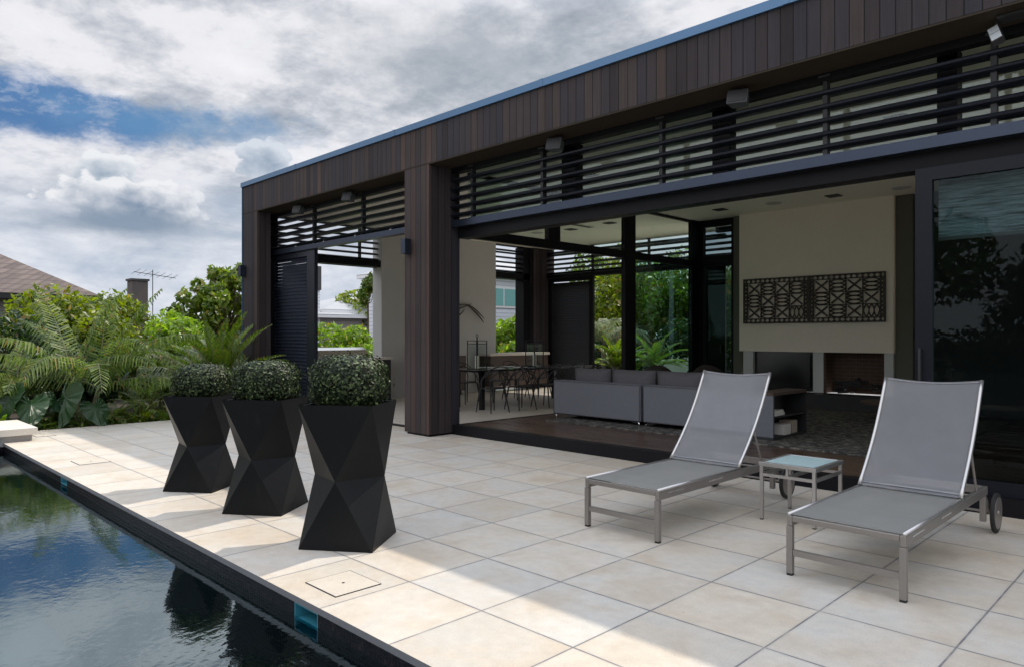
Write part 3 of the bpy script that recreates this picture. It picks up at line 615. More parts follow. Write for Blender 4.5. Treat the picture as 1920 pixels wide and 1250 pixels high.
# chimney breast and fireplace
F = thing('fireplace', (-2.1, 10.7, 0.12), 'cream chimney breast with a brick firebox and a dark glass niche below', 'fireplace')
def Q(b, n, m_, **k): return b.build(n, m_, F, **k)
Q(MB().box(-3.49, -0.715, 10.55, 10.95, 1.095, CZ - 0.003), 'chimney_breast', M_cream)
Q(MB().box(-3.66, -3.492, 10.64, 10.95, 0.126, CZ - 0.004), 'side_panel', M_olive); Q(MB().box(-0.713, -0.45, 10.64, 10.95, 0.126, CZ - 0.004), 'side_panel', M_olive)
for x0, x1 in ((-3.42, -3.22), (-2.07, -1.885), (-0.87, -0.73)): Q(MB().box(x0, x1, 10.58, 10.95, 0.37, 1.093), 'pillar', M_white)
Q(MB().box(-3.6, -0.5, 10.15, 10.638, 0.126, 0.368), 'hearth', M_blackmatte)
n_ = Q(MB().box(-3.218, -2.072, 10.66, 10.95, 0.37, 1.093), 'niche_back', M_black)
MB().box(-3.15, -2.14, 10.62, 10.658, 0.44, 1.05).build('niche_glass', M_black, n_)
fb = Q(MB().box(-1.883, -0.872, 10.90, 10.95, 0.37, 1.093).box(-1.883, -1.85, 10.60, 10.899, 0.37, 1.093).box(-0.905, -0.872, 10.60, 10.899, 0.37, 1.093), 'firebox', M_brick)
b = MB()
for k in range(26):
    x = rnd.uniform(-1.7, -1.0); y = rnd.uniform(10.66, 10.84); z = 0.40 + rnd.uniform(0, 0.22) * (1 - abs(x + 1.36) * 0.8); a = rnd.uniform(0, PI)
    b.tube([(x - 0.12 * math.cos(a), y - 0.05 * math.sin(a), z), (x + 0.12 * math.cos(a), y + 0.05 * math.sin(a), z + rnd.uniform(-.03, .05))], 0.03, 6)
b.build('coals', M_blackmatte, fb)

# pierced timber art panel on the chimney breast
A = thing('wall_art', (-2.1, 10.52, 1.62), 'long dark pierced timber wall carving of crosses and leaf shapes above the fireplace', 'wall art')
M_art = grainy('carved_dark_wood', (0.050, 0.038, 0.030), 0.6, 30, 0.3, 0.3)
ax0, ax1, az0, az1 = -3.385, -0.825, 1.62, 2.47
def art_half(x0, x1):
    b = MB(); y0, y1 = 10.50, 10.53; ym = (y0 + y1) / 2
    def bb(xa, za, xb, zb, w_): b.bar((xa, ym + rnd.uniform(-.002, .002), za), (xb, ym, zb), 0.026, w_)
    for z in (az0 + .012, az1 - .012): b.box(x0, x1, y0, y1, z - .012, z + .012)
    for x in (x0 + .012, x1 - .012): b.box(x - .012, x + .012, y0 + .001, y1 - .001, az0 + .025, az1 - .025)
    bw_ = 0.085; xi0, xi1, zi0, zi1 = x0 + bw_, x1 - bw_, az0 + bw_, az1 - bw_
    for z in (zi0, zi1): b.box(x0 + .025, x1 - .025, y0 + .002, y1 - .002, z - .007, z + .007)
    for x in (xi0, xi1): b.box(x - .007, x + .007, y0 + .003, y1 - .003, zi0 + .008, zi1 - .008)
    n = 13; st = (x1 - x0 - 0.05) / n
    for k in range(n):
        xa = x0 + .025 + k * st
        for za, zb in ((az0 + .02, zi0), (zi1, az1 - .02)):
            b.add([(xa, ym - .012, za), (xa + st * .8, ym - .012, za), (xa + st * .4, ym - .012, (za + zb) / 2 + .004), (xa, ym + .012, za), (xa + st * .8, ym + .012, za), (xa + st * .4, ym + .012, (za + zb) / 2 + .004)], [(0, 1, 2), (5, 4, 3), (0, 3, 4, 1), (1, 4, 5, 2), (2, 5, 3, 0)])
            b.add([(xa, ym - .012, zb), (xa + st * .8, ym - .012, zb), (xa + st * .4, ym - .012, (za + zb) / 2 - .004), (xa, ym + .012, zb), (xa + st * .8, ym + .012, zb), (xa + st * .4, ym + .012, (za + zb) / 2 - .004)], [(2, 1, 0), (3, 4, 5), (1, 4, 3, 0), (2, 5, 4, 1), (0, 3, 5, 2)])
    m = 9; sz = (zi1 - zi0) / m
    for k in range(m):
        za = zi0 + k * sz
        for xa, xb in ((x0 + .02, xi0), (xi1, x1 - .02)):
            bb(xa, za, xb, za + sz, .015); bb(xa, za + sz, xb, za, .015)
    cols = 4; rows = 3; cw = (xi1 - xi0) / cols; chh = (zi1 - zi0) / rows
    for i in range(cols):
        for j in range(rows):
            cx0, cz0 = xi0 + i * cw, zi0 + j * chh; kind = (i + j) % 2; cx, cz = cx0 + cw / 2, cz0 + chh / 2
            b.box(cx0 - .009, cx0 + .009, y0 + .004, y1 - .004, cz0, cz0 + chh)
            b.box(cx0, cx0 + cw, y0 + .005, y1 - .005, cz0 - .009, cz0 + .009)
            if kind == 0:
                bb(cx - cw * .38, cz - chh * .38, cx + cw * .38, cz + chh * .38, .026); bb(cx - cw * .38, cz + chh * .38, cx + cw * .38, cz - chh * .38, .026)
            else:
                hor = (i + 2 * j) % 3 != 0
                for sgn in (-1, 0, 1):
                    pts = []
                    for q in range(9):
                        u = q / 8; bow = math.sin(PI * u) * 0.16
                        if hor:
                            for s2 in (1,): pts.append((cx0 + cw * u, ym, cz + chh * (sgn * .30 + bow * (1 if sgn >= 0 else -1))))
                        else: pts.append((cx + cw * (sgn * .30 + bow * (1 if sgn >= 0 else -1)), ym, cz0 + chh * u))
                    b.tube(pts, 0.0125, 5)
                    pts2 = [((p[0]), p[1] + .001, 2 * (cz + chh * sgn * .30) - p[2]) if hor else (2 * (cx + cw * sgn * .30) - p[0], p[1] + .001, p[2]) for p in pts]
                    b.tube(pts2, 0.0115, 5)
    return b
art_half(ax0, -2.121).build('carved_panel', M_art, A); art_half(-2.119, ax1).build('carved_panel', M_art, A)

# ceiling fittings
def downlight(x, y, lb, g='recessed square downlights'):
    t = thing('downlight', (x, y, CZ), lb, 'downlight', g)
    b = MB(); s = .11
    for a in ((-s, s, -s, -s + .015), (-s, s, s - .015, s), (-s, -s + .015, -s + .015, s - .015), (s - .015, s, -s + .015, s - .015)): b.box(x + a[0], x + a[1], y + a[2], y + a[3], CZ - .012, CZ - .001)
    b.build('trim', M_blackmatte, t); MB().box(x - s + .015, x + s - .015, y - s + .015, y + s - .015, CZ - .005, CZ - .002).build('lamp_face', M_blackmatte, t)
for x, y, lb in ((-1.445, 9.89, 'square black downlight in the ceiling above the right end of the wall carving'), (-3.45, 9.74, 'square black downlight in the ceiling above the left end of the wall carving'),
                 (-5.87, 9.54, 'square black downlight in the dining ceiling right of the long slot vent'), (-7.02, 9.65, 'square black downlight in the dining ceiling left of the long slot vent'),
                 (0.72, 5.97, 'square black twin-lamp downlight seen through the louvres near the right edge'), (-3.37, 5.76, 'square black downlight seen through the louvres just right of the timber column')): downlight(x, y, lb)
for x, y, lb in ((-0.43, 9.99, 'round white ceiling speaker over the glass door side of the fireplace wall'), (-2.46, 9.83, 'round white ceiling speaker between the two downlights by the fireplace wall'),
                 (-7.9, 9.5, 'small round ceiling speaker in the dining ceiling behind the short post'), (-0.32, 6.04, 'round white ceiling speaker seen through the louvres left of the twin downlight')):
    t = thing('ceiling_speaker', (x, y, CZ), lb, 'ceiling speaker', 'round ceiling speakers')
    MB().cyl((x, y), .13, CZ - .012, CZ - .001, 24).build('grille', M_render, t); MB().cyl((x, y), .145, CZ - .006, CZ - .0015, 24).build('rim', M_white, t)
t = thing('ceiling_vent', (-6.5, 9.0, CZ), 'long thin slot vent in the dining room ceiling', 'vent')
MB().box(-6.60, -6.42, 8.35, 9.75, CZ - .012, CZ - .001).build('vent_frame', M_white, t); MB().box(-6.57, -6.45, 8.38, 9.72, CZ - .016, CZ - .0125).build('vent_slot', M_olive, t)

# outdoor speakers under the soffit
def speaker(x, lb, first=[None]):
    if first[0] is not None: return dup(first[0], (x, 3.93, CZ - .005), lb)
    t = thing('outdoor_speaker', (x, 3.93, CZ - .005), lb, 'speaker', 'outdoor speakers under the soffit'); z = CZ - .125
    M_ = Matrix.Translation(Vector((x, 3.88, z))) @ Matrix.Rotation(R(-14), 4, 'X') @ Matrix.Rotation(R(12), 4, 'Z')
    vs = [(-.10, -.075, -.07), (.10, -.075, -.07), (.075, .06, -.055), (-.075, .06, -.055), (-.10, -.075, .07), (.10, -.075, .07), (.075, .06, .055), (-.075, .06, .055)]
    MB().add([M_ @ Vector(v) for v in vs], [(3, 2, 1, 0), (4, 5, 6, 7), (0, 1, 5, 4), (1, 2, 6, 5), (2, 3, 7, 6), (3, 0, 4, 7)]).build('cabinet', grainy('speaker_case', (0.06, 0.065, 0.07), 0.45, 60, 0.05, 0.03), t, bevel=0.012)
    MB().box(-.088, .088, -.082, -.0755, -.058, .058, 0, M_).build('grille', M_blackmatte, t, bevel=0.004)
    MB().tube([(x, 3.93, CZ - .008), (x, 3.95, z + .09), (x + .02, 3.93, z)], .013, 8).cyl((x, 3.93), .035, CZ - .016, CZ - .007, 16).build('bracket', M_blackmatte, t)
    first[0] = t; return t
speaker(-2.34, 'grey box speaker under the soffit just right of the timber column')
speaker(-0.025, 'grey box speaker under the soffit above the middle of the wide opening')
speaker(-8.45, 'small grey speaker under the soffit of the left bay, nearer the far corner')
speaker(-6.81, 'small grey speaker under the soffit of the left bay, nearer the timber column')
t = thing('flood_light', (2.03, 3.9, CZ - .005), 'small twin flood light hanging under the soffit at the upper right edge', 'flood light')
M_lens = mat('flood_lens', (0.75, 0.8, 0.85), 0.15, 0.2)
M_ = Matrix.Translation(Vector((2.03, 3.88, CZ - .13))) @ Matrix.Rotation(R(-20), 4, 'Y') @ Matrix.Rotation(R(-30), 4, 'X')
MB().box(-.04, .04, -.03, .03, -.075, .075, 0, M_).build('housing', M_blackmatte, t, bevel=.005)
MB().box(-.034, .034, -.035, -.0305, .004, .07, 0, M_).box(-.034, .034, -.035, -.0305, -.07, -.004, 0, M_).build('lens', M_lens, t)
MB().tube([(2.03, 3.9, CZ - .008), (2.03, 3.9, CZ - .08)], .012).box(2.05, 2.3, 3.8, 3.95, CZ - .03, CZ - .012).build('bracket', M_blackmatte, t)
def wall_light(x, lb):
    t = thing('wall_light', (x, YF, 2.53), lb, 'wall light', 'box wall lights on the columns')
    MB().box(x - .05, x + .05, YF - .115, YF - .012, 2.53, 2.745).build('housing', M_track, t, bevel=.004); MB().box(x - .035, x + .035, YF - .012, YF + .002, 2.56, 2.715).build('back_plate', M_blackmatte, t)
wall_light(-4.93, 'small blue-grey box wall light on the timber column between the bays'); wall_light(-10.2, 'small box wall light on the far left corner of the house')

# ------------------------------------------------------------------ dining room
T = thing('dining_table', (-6.95, 8.0, 0.01), 'long glossy black dining table ringed by black chairs', 'table')
MB().box(-7.45, -6.45, 6.3, 9.7, 0.725, 0.76).build('tabletop', M_black, T, bevel=.005)
for x in (-7.3, -6.6):
    for y in (6.6, 9.4): MB().box(x - .04, x + .04, y - .04, y + .04, .011, .724).build('leg', M_black, T)
def dining_chair(x, y, rz, lb, first=[None]):
    if first[0] is not None: return dup(first[0], (x, y, 0.01), lb, rz)
    t = thing('dining_chair', (0, 0, 0.0), lb, 'chair', 'black dining chairs round the table')
    k = dict(world=False)
    seat = MB(); n = 20; top = []
    ring = [(.23 * math.cos(a) * (1.0 if math.sin(a) < 0 else .95), .22 * math.sin(a)) for a in [2 * PI * i / n for i in range(n)]]
    seat.add([(u, v, .455 - .02 * (1 - (abs(u) / .23) ** 2)) for u, v in ring] + [(u, v, .43) for u, v in ring] + [(0, 0, .438)], [(i, (i + 1) % n, 2 * n) for i in range(n)] + [tuple(range(2 * n - 1, n - 1, -1))] + [(i + n, (i + 1) % n + n, (i + 1) % n, i) for i in range(n)])
    seat.build('seat', M_blackmatte, t, **k)
    for sx, sy in ((-1, -1), (1, -1), (-1, 1), (1, 1)): MB().tube([(sx * .16, sy * .15, .435), (sx * .21, sy * .22, 0)], [.016, .010], 8).build('leg', M_blackmatte, t, **k)
    def arc(pts, r=.011):
        P_ = [Vector(p) for p in pts]; out = []
        for i in range(len(P_) - 1):
            p0, p1, p2, p3 = P_[max(i - 1, 0)], P_[i], P_[i + 1], P_[min(i + 2, len(P_) - 1)]
            for q in range(5):
                u = q / 5; out.append(0.5 * ((2 * p1) + (-p0 + p2) * u + (2 * p0 - 5 * p1 + 4 * p2 - p3) * u * u + (-p0 + 3 * p1 - 3 * p2 + p3) * u ** 3))
        out.append(P_[-1]); b_ = MB(); b_.tube(out, r, 6); return b_
    arc([(-.25, .0, .44), (-.27, -.05, .62), (-.2, -.20, .78), (0, -.24, .83), (.2, -.20, .78), (.27, -.05, .62), (.25, .0, .44)]).build('back_hoop', M_blackmatte, t, **k)
    arc([(-.16, -.15, .44), (-.2, -.2, .6), (-.05, -.25, .74), (.12, -.24, .70), (.26, -.08, .64), (.23, .1, .46)], .012).build('back_hoop', M_blackmatte, t, **k)
    arc([(.16, -.15, .44), (.2, -.2, .6), (.05, -.25, .68), (-.12, -.24, .76), (-.27, -.06, .62), (-.23, .1, .46)], .012).build('back_hoop', M_blackmatte, t, **k)
    t.location = (x, y, .01); t.rotation_euler = (0, 0, rz); first[0] = t; return t
ords = ['nearest the column', 'second from the column', 'third from the column', 'fourth from the column', 'fifth from the column']
for i in range(5): dining_chair(-6.15, 6.45 + i * .72, R(90) + rnd.uniform(-.12, .12), 'black looped-back dining chair on the terrace side of the table, ' + ords[i])
for i in range(5): dining_chair(-7.75, 6.5 + i * .72, R(-90) + rnd.uniform(-.12, .12), 'black looped-back dining chair on the far side of the table, ' + ords[i])
dining_chair(-6.95, 5.95, R(0), 'black looped-back dining chair at the table head by the column')
def lantern(x, y, lb):
    t = thing('lantern', (x, y, .76), lb, 'lantern', 'glass candle lanterns on the dining table'); b = MB(); s = .13; z0, z1 = .762, 1.30
    for sx in (-1, 1):
        for sy in (-1, 1): b.box(x + sx * s - .007, x + sx * s + .007, y + sy * s - .007, y + sy * s + .007, z0, z1)
    for z in (z0, z1 - .07, z1 - .012):
        for sg in (-1, 1): b.box(x - s + .008, x + s - .008, y + sg * s - .006, y + sg * s + .006, z, z + .012); b.box(x + sg * s - .0055, x + sg * s + .0055, y - s + .008, y + s - .008, z, z + .012)
    b.build('frame', M_blackmatte, t); MB().box(x - s + .01, x + s - .01, y - s + .01, y + s - .01, z0 + .013, z1 - .075).build('glass_sleeve', M_lglass, t)
    MB().cyl((x, y), .042, z0 + .014, z0 + .25, 16).build('candle', M_candle, t)
    MB().tube([(x, y, z1), (x, y, z1 + .06)], .012).tube([(x + .03 * math.cos(a), y, z1 + .09 + .03 * math.sin(a)) for a in [2 * PI * k / 12 for k in range(13)]], .005, 6).build('ring_handle', M_blackmatte, t)
lantern(-6.9, 6.75, 'black-framed glass lantern with a cream candle on the near end of the dining table'); lantern(-6.9, 8.35, 'black-framed glass lantern with a candle farther along the dining table')
for i, (x, y) in enumerate(((-6.72, 7.15), (-7.15, 7.2), (-6.72, 7.75), (-7.15, 7.8))):
    tag(MB().cyl((x, y), .10, .761, .766, 24).cyl((x, y), .15, .766, .774, 24, r2=.155).build('plate', M_trim, smooth=False), 'white plate on the black dining table, ' + ('near row close to the first lantern', 'far row close to the first lantern', 'near row close to the second lantern', 'far row close to the second lantern')[i], 'plate', 'white plates on the dining table')
# benches and barbecue along the side wall
B_ = thing('outdoor_bench', (-9.7, 5.6, .01), 'dark outdoor kitchen bench with a pale stone top carrying the barbecue', 'kitchen bench', 'benches along the side wall')
MB().box(-9.94, -9.5, 4.45, 6.60, .011, .885).build('cabinet', M_blackmatte, B_); MB().box(-9.96, -9.46, 4.43, 6.66, .886, .93).build('bench_top', M_stone, B_, bevel=.003)
B_ = thing('outdoor_bench', (-9.7, 10.6, .01), 'walnut bench with a pale top below the side opening by the back corner', 'bench', 'benches along the side wall')
MB().box(-9.94, -9.5, 9.55, 11.62, .15, .90).build('cabinet', M_walnut, B_); MB().box(-9.96, -9.46, 9.50, 11.66, .901, .965).build('bench_top', M_stone, B_, bevel=.003)
B_ = thing('sideboard', (-9.7, 8.3, .01), 'low walnut sideboard against the rendered wall behind the first lantern', 'sideboard')
MB().box(-9.94, -9.5, 7.3, 8.75, .11, .93).build('cabinet', M_walnut, B_, bevel=.003); MB().box(-9.9, -9.55, 7.4, 8.65, .011, .11).build('plinth', M_blackmatte, B_)
G = thing('barbecue', (-9.7, 5.45, .93), 'stainless steel barbecue with closed hood on the outdoor kitchen bench', 'barbecue')
prof = [(-9.92, .932), (-9.50, .932), (-9.49, .99), (-9.56, 1.10), (-9.66, 1.15), (-9.82, 1.15), (-9.91, 1.08)]
vs = [(x, y, z) for y in (4.88, 6.02) for x, z in prof]; n = len(prof)
MB().add(vs, [tuple(range(n))[::-1], tuple(range(n, 2 * n))] + [(k, (k + 1) % n, (k + 1) % n + n, k + n) for k in range(n)]).build('hood', M_steel, G, bevel=.008)
MB().tube([(-9.45, 5.0, 1.02), (-9.45, 5.9, 1.02)], .014, 10).tube([(-9.45, 5.08, 1.02), (-9.52, 5.08, 1.02)], .01).tube([(-9.45, 5.82, 1.02), (-9.52, 5.82, 1.02)], .01).build('handle', M_chrome, G)
# wall sculpture
Sx = thing('wall_sculpture', (-9.93, 8.9, 2.0), 'dark curved blade sculpture on the rendered dining room wall', 'sculpture')
def blade(pts, name):
    b = MB(); b.tube(pts, [.012 + .028 * math.sin(PI * i / (len(pts) - 1)) for i in range(len(pts))], 6, flat=.35); b.build(name, M_walnut, Sx, smooth=True)
blade([(-9.90, 8.45 + u * 1.25, 1.82 + .36 * math.sin(PI * min(1, u * .9 + .05)) - .06 * u) for u in [k / 12 for k in range(13)]], 'blade')
blade([(-9.87, 8.40 + u * .85, 1.75 + .42 * u ** .6) for u in [k / 12 for k in range(13)]], 'blade')
blade([(-9.88, 9.05 + u * .62, 2.14 - .42 * u ** 1.5) for u in [k / 12 for k in range(13)]], 'blade')
blade([(-9.89, 8.45 + u * .6, 1.62 + .42 * u ** 1.3) for u in [k / 12 for k in range(13)]], 'blade')
# side plant pot with flowers behind the chairs
# ------------------------------------------------------------------ living room
tag(MB().box(-3.9, 1.0, 5.42, 9.9, .126, .142).build('rug', M_rug), 'large mottled grey rug on the dark timber floor', 'rug')
So = thing('sofa', (-2.5, 6.3, .125), 'long grey fabric sofa seen from behind, with charcoal back cushions', 'sofa')
for x0, x1 in ((-4.10, -2.495), (-2.455, -.86)):
    MB().box(x0, x1, 5.80, 6.00, .195, .712).build('backrest', M_sofa, So, bevel=.02); MB().box(x0 + .01, x1 - .01, 6.002, 6.75, .195, .46).build('seat', M_sofa, So, bevel=.03)
MB().box(-4.10, -3.92, 6.002, 6.75, .461, .66).build('arm', M_sofa, So, bevel=.02)
def cushion(x0, x1, y0, y1, z0, z1, m_, tilt=0, rr=.05):
    n = 8; b = MB(); vs = []
    for i in range(n + 1):
        for j in range(n + 1):
            u, v = i / n * 2 - 1, j / n * 2 - 1; th = (1 - abs(u) ** 3.5) * (1 - abs(v) ** 3.5); pinch = 1 - .05 * (u * u * (1 - v * v) * .5 + v * v * (1 - u * u) * .8)
            for s_ in (-1, 1): vs.append(((x0 + x1) / 2 + u * (x1 - x0) / 2 * pinch, (y0 + y1) / 2 + s_ * (y1 - y0) / 2 * (.15 + .85 * th ** .5) + (v * tilt), (z0 + z1) / 2 + v * (z1 - z0) / 2 * pinch))
    fs = []; I = lambda i, j, s_: (i * (n + 1) + j) * 2 + s_
    for i in range(n):
        for j in range(n): fs += [(I(i, j, 0), I(i + 1, j, 0), I(i + 1, j + 1, 0), I(i, j + 1, 0)), (I(i, j + 1, 1), I(i + 1, j + 1, 1), I(i + 1, j, 1), I(i, j, 1))]
    for i in range(n): fs += [(I(i, 0, 1), I(i + 1, 0, 1), I(i + 1, 0, 0), I(i, 0, 0)), (I(i, n, 0), I(i + 1, n, 0), I(i + 1, n, 1), I(i, n, 1)), (I(0, i, 0), I(0, i + 1, 0), I(0, i + 1, 1), I(0, i, 1)), (I(n, i, 1), I(n, i + 1, 1), I(n, i + 1, 0), I(n, i, 0))]
    b.add(vs, fs); return b
for x0, x1 in ((-4.10, -2.495), (-2.455, -.86)):
    b = MB(); e = .012; b.tube([(x0 + e, 5.797, .21), (x0 + e, 5.797, .70), (x1 - e, 5.797, .70), (x1 - e, 5.797, .21), (x0 + e, 5.797, .21)], .006, 6); b.build('piping', M_cush, So, smooth=True)
for i, (x0, x1) in enumerate(((-3.83, -3.15), (-3.13, -2.38), (-2.35, -1.60), (-1.58, -.90))): cushion(x0, x1, 5.90, 6.14, .47, .915 + rnd.uniform(-.02, .02), M_cush, rnd.uniform(-.03, .03)).build('cushion', M_cush, So, smooth=True)
for x, s_ in ((-4.06, 1), (-2.53, 1), (-2.42, -1), (-.92, -1)):
    for y in (5.84, 6.68): MB().tube([(x - .13 * s_ * (x > -4), y, .186), (x - .02 * s_, y, .183), (x, y, .165), (x, y, .128)], .010, 8).build('leg', M_chrome, So)
Sh = thing('bookshelf', (-.70, 6.25, .125), 'low dark open shelf unit at the end of the sofa', 'shelf unit'); X0, X1, Y0, Y1 = -.84, -.57, 5.76, 6.72
MB().box(X0, X1, Y0, Y1, .67, .705).build('top', M_walnut, Sh); MB().box(X0, X1, Y0, Y1, .143, .175).build('base', M_blackmatte, Sh)
for y in (Y0, Y1 - .03): MB().box(X0, X1, y, y + .03, .176, .669).build('side_panel', M_sofa if y == Y0 else M_blackmatte, Sh)
MB().box(X0, X0 + .02, Y0 + .031, Y1 - .031, .176, .669).build('back_panel', M_blackmatte, Sh); MB().box(X0 + .021, X1 - .005, Y0 + .031, Y1 - .031, .40, .422).build('shelf', M_blackmatte, Sh)
def books(x, y, z, n, lean, lb):
    b = MB()
    for k in range(n):
        M_ = Matrix.Translation(Vector((x, y + k * .035, z))) @ Matrix.Rotation(R(lean), 4, 'X'); b.box(-.16, .0, 0, .03, 0, .17 + .02 * (k % 2), 0, M_)
    tag(b.build('book', M_book), lb, 'book', 'books on the low shelf unit')
tag(MB().box(-.75, -.59, 5.86, 6.12, .4225, .455).box(-.74, -.60, 5.88, 6.11, .4555, .485).build('book', M_book), 'pale books lying flat on the upper shelf', 'book', 'books on the low shelf unit')
tag(MB().box(-.76, -.585, 6.10, 6.28, .1755, .30).build('book', M_book), 'thick pale book standing on the lower shelf, nearer the terrace', 'book', 'books on the low shelf unit')
tag(MB().box(-.76, -.60, 6.34, 6.50, .1755, .33).build('book', grainy('tan_cover', (0.4, 0.33, 0.26), .7, 20, .1, 0)), 'tan book standing on the lower shelf, deeper in the unit', 'book', 'books on the low shelf unit')
Ct = thing('coffee_table', (-.1, 8.9, .142), 'low round dark coffee table on the rug', 'coffee table')
MB().cyl((-.1, 8.9), .55, .40, .43, 36).build('tabletop', M_walnut, Ct, bevel=.004); MB().cyl((-.1, 8.9), .05, .16, .40, 14).cyl((-.1, 8.9), .25, .143, .16, 24).build('pedestal', M_blackmatte, Ct)
# dark armchairs with their backs above the sofa
for i, (x, y, rz, lb) in enumerate(((-3.35, 9.2, .3, 'dark rounded armchair beyond the sofa by the glass partition'), (-3.9, 8.3, .7, 'dark rounded armchair beyond the left end of the sofa'))):
    t = thing('armchair', (x, y, .125), lb, 'armchair', 'dark armchairs beyond the sofa', rz); b = MB(); n = 18; vs = []; rings = [(.20, .0, 1.0), (.50, .0, 1.03), (.74, .0, 1.0), (.76, .0, .93), (.72, .0, .82), (.45, .0, .80)]
    for zz, _, sc_ in rings:
        for k in range(n + 1): a = PI * (0.05 + 0.9 * k / n); hh = zz if zz < .3 else zz - .28 * abs(math.cos(a)) ** 2; vs.append((.42 * sc_ * math.cos(a), -.4 * sc_ * math.sin(a) + .1, hh))
    fs = [(r_ * (n + 1) + k, r_ * (n + 1) + k + 1, (r_ + 1) * (n + 1) + k + 1, (r_ + 1) * (n + 1) + k) for r_ in range(len(rings) - 1) for k in range(n)]
    b.add(vs, fs); b.build('shell', M_throw, t, smooth=True, world=False)
    cushion(-.33, .33, -.25, .35, .25, .45, M_throw).build('seat', M_throw, t, smooth=True, world=False)
    for sx in (-.28, .28):
        for sy in (-.25, .3): MB().tube([(sx, sy, .24), (sx, sy, .0)], .015).build('leg', M_chrome, t, world=False)

# ------------------------------------------------------------------ sun loungers and side table
M_hem = grainy('sling_hem_fabric', (0.25, 0.25, 0.27), 0.7, 200, 0.2, 0.2)
def lounger(ox, lb, first=[None]):
    if first[0] is not None: return dup(first[0], (ox, 1.65, 0), lb)
    t = thing('sun_lounger', (ox, 1.65, 0), lb, 'sun lounger', 'mesh sun loungers on the terrace'); k = dict(world=False)
    Wd = .63; b = MB()
    for x in (0, Wd - .03): b.box(x, x + .03, -.03, 1.74, .285, .345)
    b.box(.031, Wd - .031, -.03, .0, .312, .345); b.box(.031, Wd - .031, 1.08, 1.11, .29, .32); b.box(.031, Wd - .031, 1.71, 1.74, .29, .345)
    b.build('side_frame', M_alud, t, bevel=.004, **k)
    for x in (-.001, Wd - .007):
        for y in (.08, .62): MB().box(x, x + .008, y, y + .20, .318, .326).build('rail_slot', M_chrome, t, **k)
    for x in (-.002, Wd - .033):
        l_ = MB().box(x, x + .035, -.035, .0, .012, .284).build('leg', M_alud, t, bevel=.003, **k); MB().box(x + .002, x + .033, -.033, -.002, 0, .012).build('foot_cap', M_rubber, l_, **k)
        MB().box(x, x + .035, 1.66, 1.70, .11, .284).build('leg', M_alud, t, bevel=.003, **k)
    MB().box(.034, Wd - .034, -.028, -.008, .115, .15).build('stretcher', M_alud, t, **k)
    # seat sling with slight sag, hemmed to the rails
    n = 10; m = 16; vs = []
    for j in range(m + 1):
        for i in range(n + 1): u = i / n; v = j / m; vs.append((.018 + u * (Wd - .036), -.02 + v * 1.14, .352 - .014 * math.sin(PI * u) * (math.sin(PI * v) ** .5 if 0 < v < 1 else 0)))
    s_ = MB().add(vs, [(j * (n + 1) + i, j * (n + 1) + i + 1, (j + 1) * (n + 1) + i + 1, (j + 1) * (n + 1) + i) for j in range(m) for i in range(n)]).build('seat_sling', M_slseat, t, smooth=True, **k)
    for x in (.010, Wd - .010): MB().tube([(x, -.03, .352), (x, 1.12, .352)], .010, 8).build('seat_rail', M_alu, t, smooth=True, **k)
    # curved back
    def bp(v):   # v 0..1 along the rail
        y = 1.085 + .545 * v - .030 * math.sin(PI * v) * -1; z = .362 + .715 * v - .028 * math.sin(PI * v); return y, z
    vs = []
    for j in range(m + 1):
        v = j / m; y, z = bp(v)
        for i in range(n + 1):
            u = i / n; sag = .016 * math.sin(PI * u) * math.sin(PI * min(1, v * 1.3 + .1)) ; top = -.022 * math.sin(PI * u) * (v ** 8); vs.append((.018 + u * (Wd - .036), y + sag * .8, z - sag * .5 + top))
    MB().add(vs, [(j * (n + 1) + i, j * (n + 1) + i + 1, (j + 1) * (n + 1) + i + 1, (j + 1) * (n + 1) + i) for j in range(m) for i in range(n)]).build('backrest_sling', M_sling, t, smooth=True, **k)
    for vv, nm in ((.985, 'top_hem'), (.03, 'bottom_hem')):
        y_, z_ = bp(vv); MB().tube([(.02 + u * (Wd - .04), y_ + (.016 * math.sin(PI * u) * math.sin(PI * min(1, vv * 1.3 + .1))) * .8 - .001, z_ - .022 * math.sin(PI * u) * (vv ** 8)) for u in [q / 14 for q in range(15)]], .0065, 6, flat=.6).build(nm, M_hem, t, smooth=True, **k)
    for x in (.012, Wd - .012): MB().tube([(x, *bp(q / 12)) for q in range(-0, 13)], .0125, 8).build('backrest_rail', M_alu, t, smooth=True, **k)
    MB().tube([(.02, 1.06, .335), (Wd - .02, 1.06, .335)], .012, 8).build('cross_bar', M_alud, t, **k)
    MB().tube([(.012, bp(.40)[0] + .012, bp(.40)[1]), (.012, 1.50, .31)], .008, 8).tube([(Wd - .012, bp(.40)[0] + .012, bp(.40)[1]), (Wd - .012, 1.50, .31)], .008, 8).tube([(.012, 1.50, .31), (Wd - .012, 1.50, .31)], .008, 8).build('support_strut', M_alud, t, **k)
    for x in (-.03, Wd + .022):
        c = (x, 1.88, .14); w_ = MB().tube([(x - .012, 1.88, .14), (x + .012, 1.88, .14)], .138, 32).build('wheel', M_rubber, t, bevel=.004, **k)
        MB().tube([(x - .015, 1.88, .14), (x + .015, 1.88, .14)], .112, 28).build('wheel_disc', M_alud, w_, **k); MB().tube([(x - .02, 1.88, .14), (x + .02, 1.88, .14)], .02, 14).build('hub', M_alu, w_, **k)
    MB().tube([(-.03, 1.88, .14), (Wd + .03, 1.88, .14)], .009, 8).bar((.015, 1.70, .27), (.015, 1.88, .14), .02, .035).bar((Wd - .015, 1.70, .27), (Wd - .015, 1.88, .14), .02, .035).build('axle', M_alud, t, **k)
    first[0] = t; return t
lounger(-.055, 'grey mesh sun lounger with raised back, left of the small side table')
lounger(1.445, 'grey mesh sun lounger with raised back, right of the small side table')
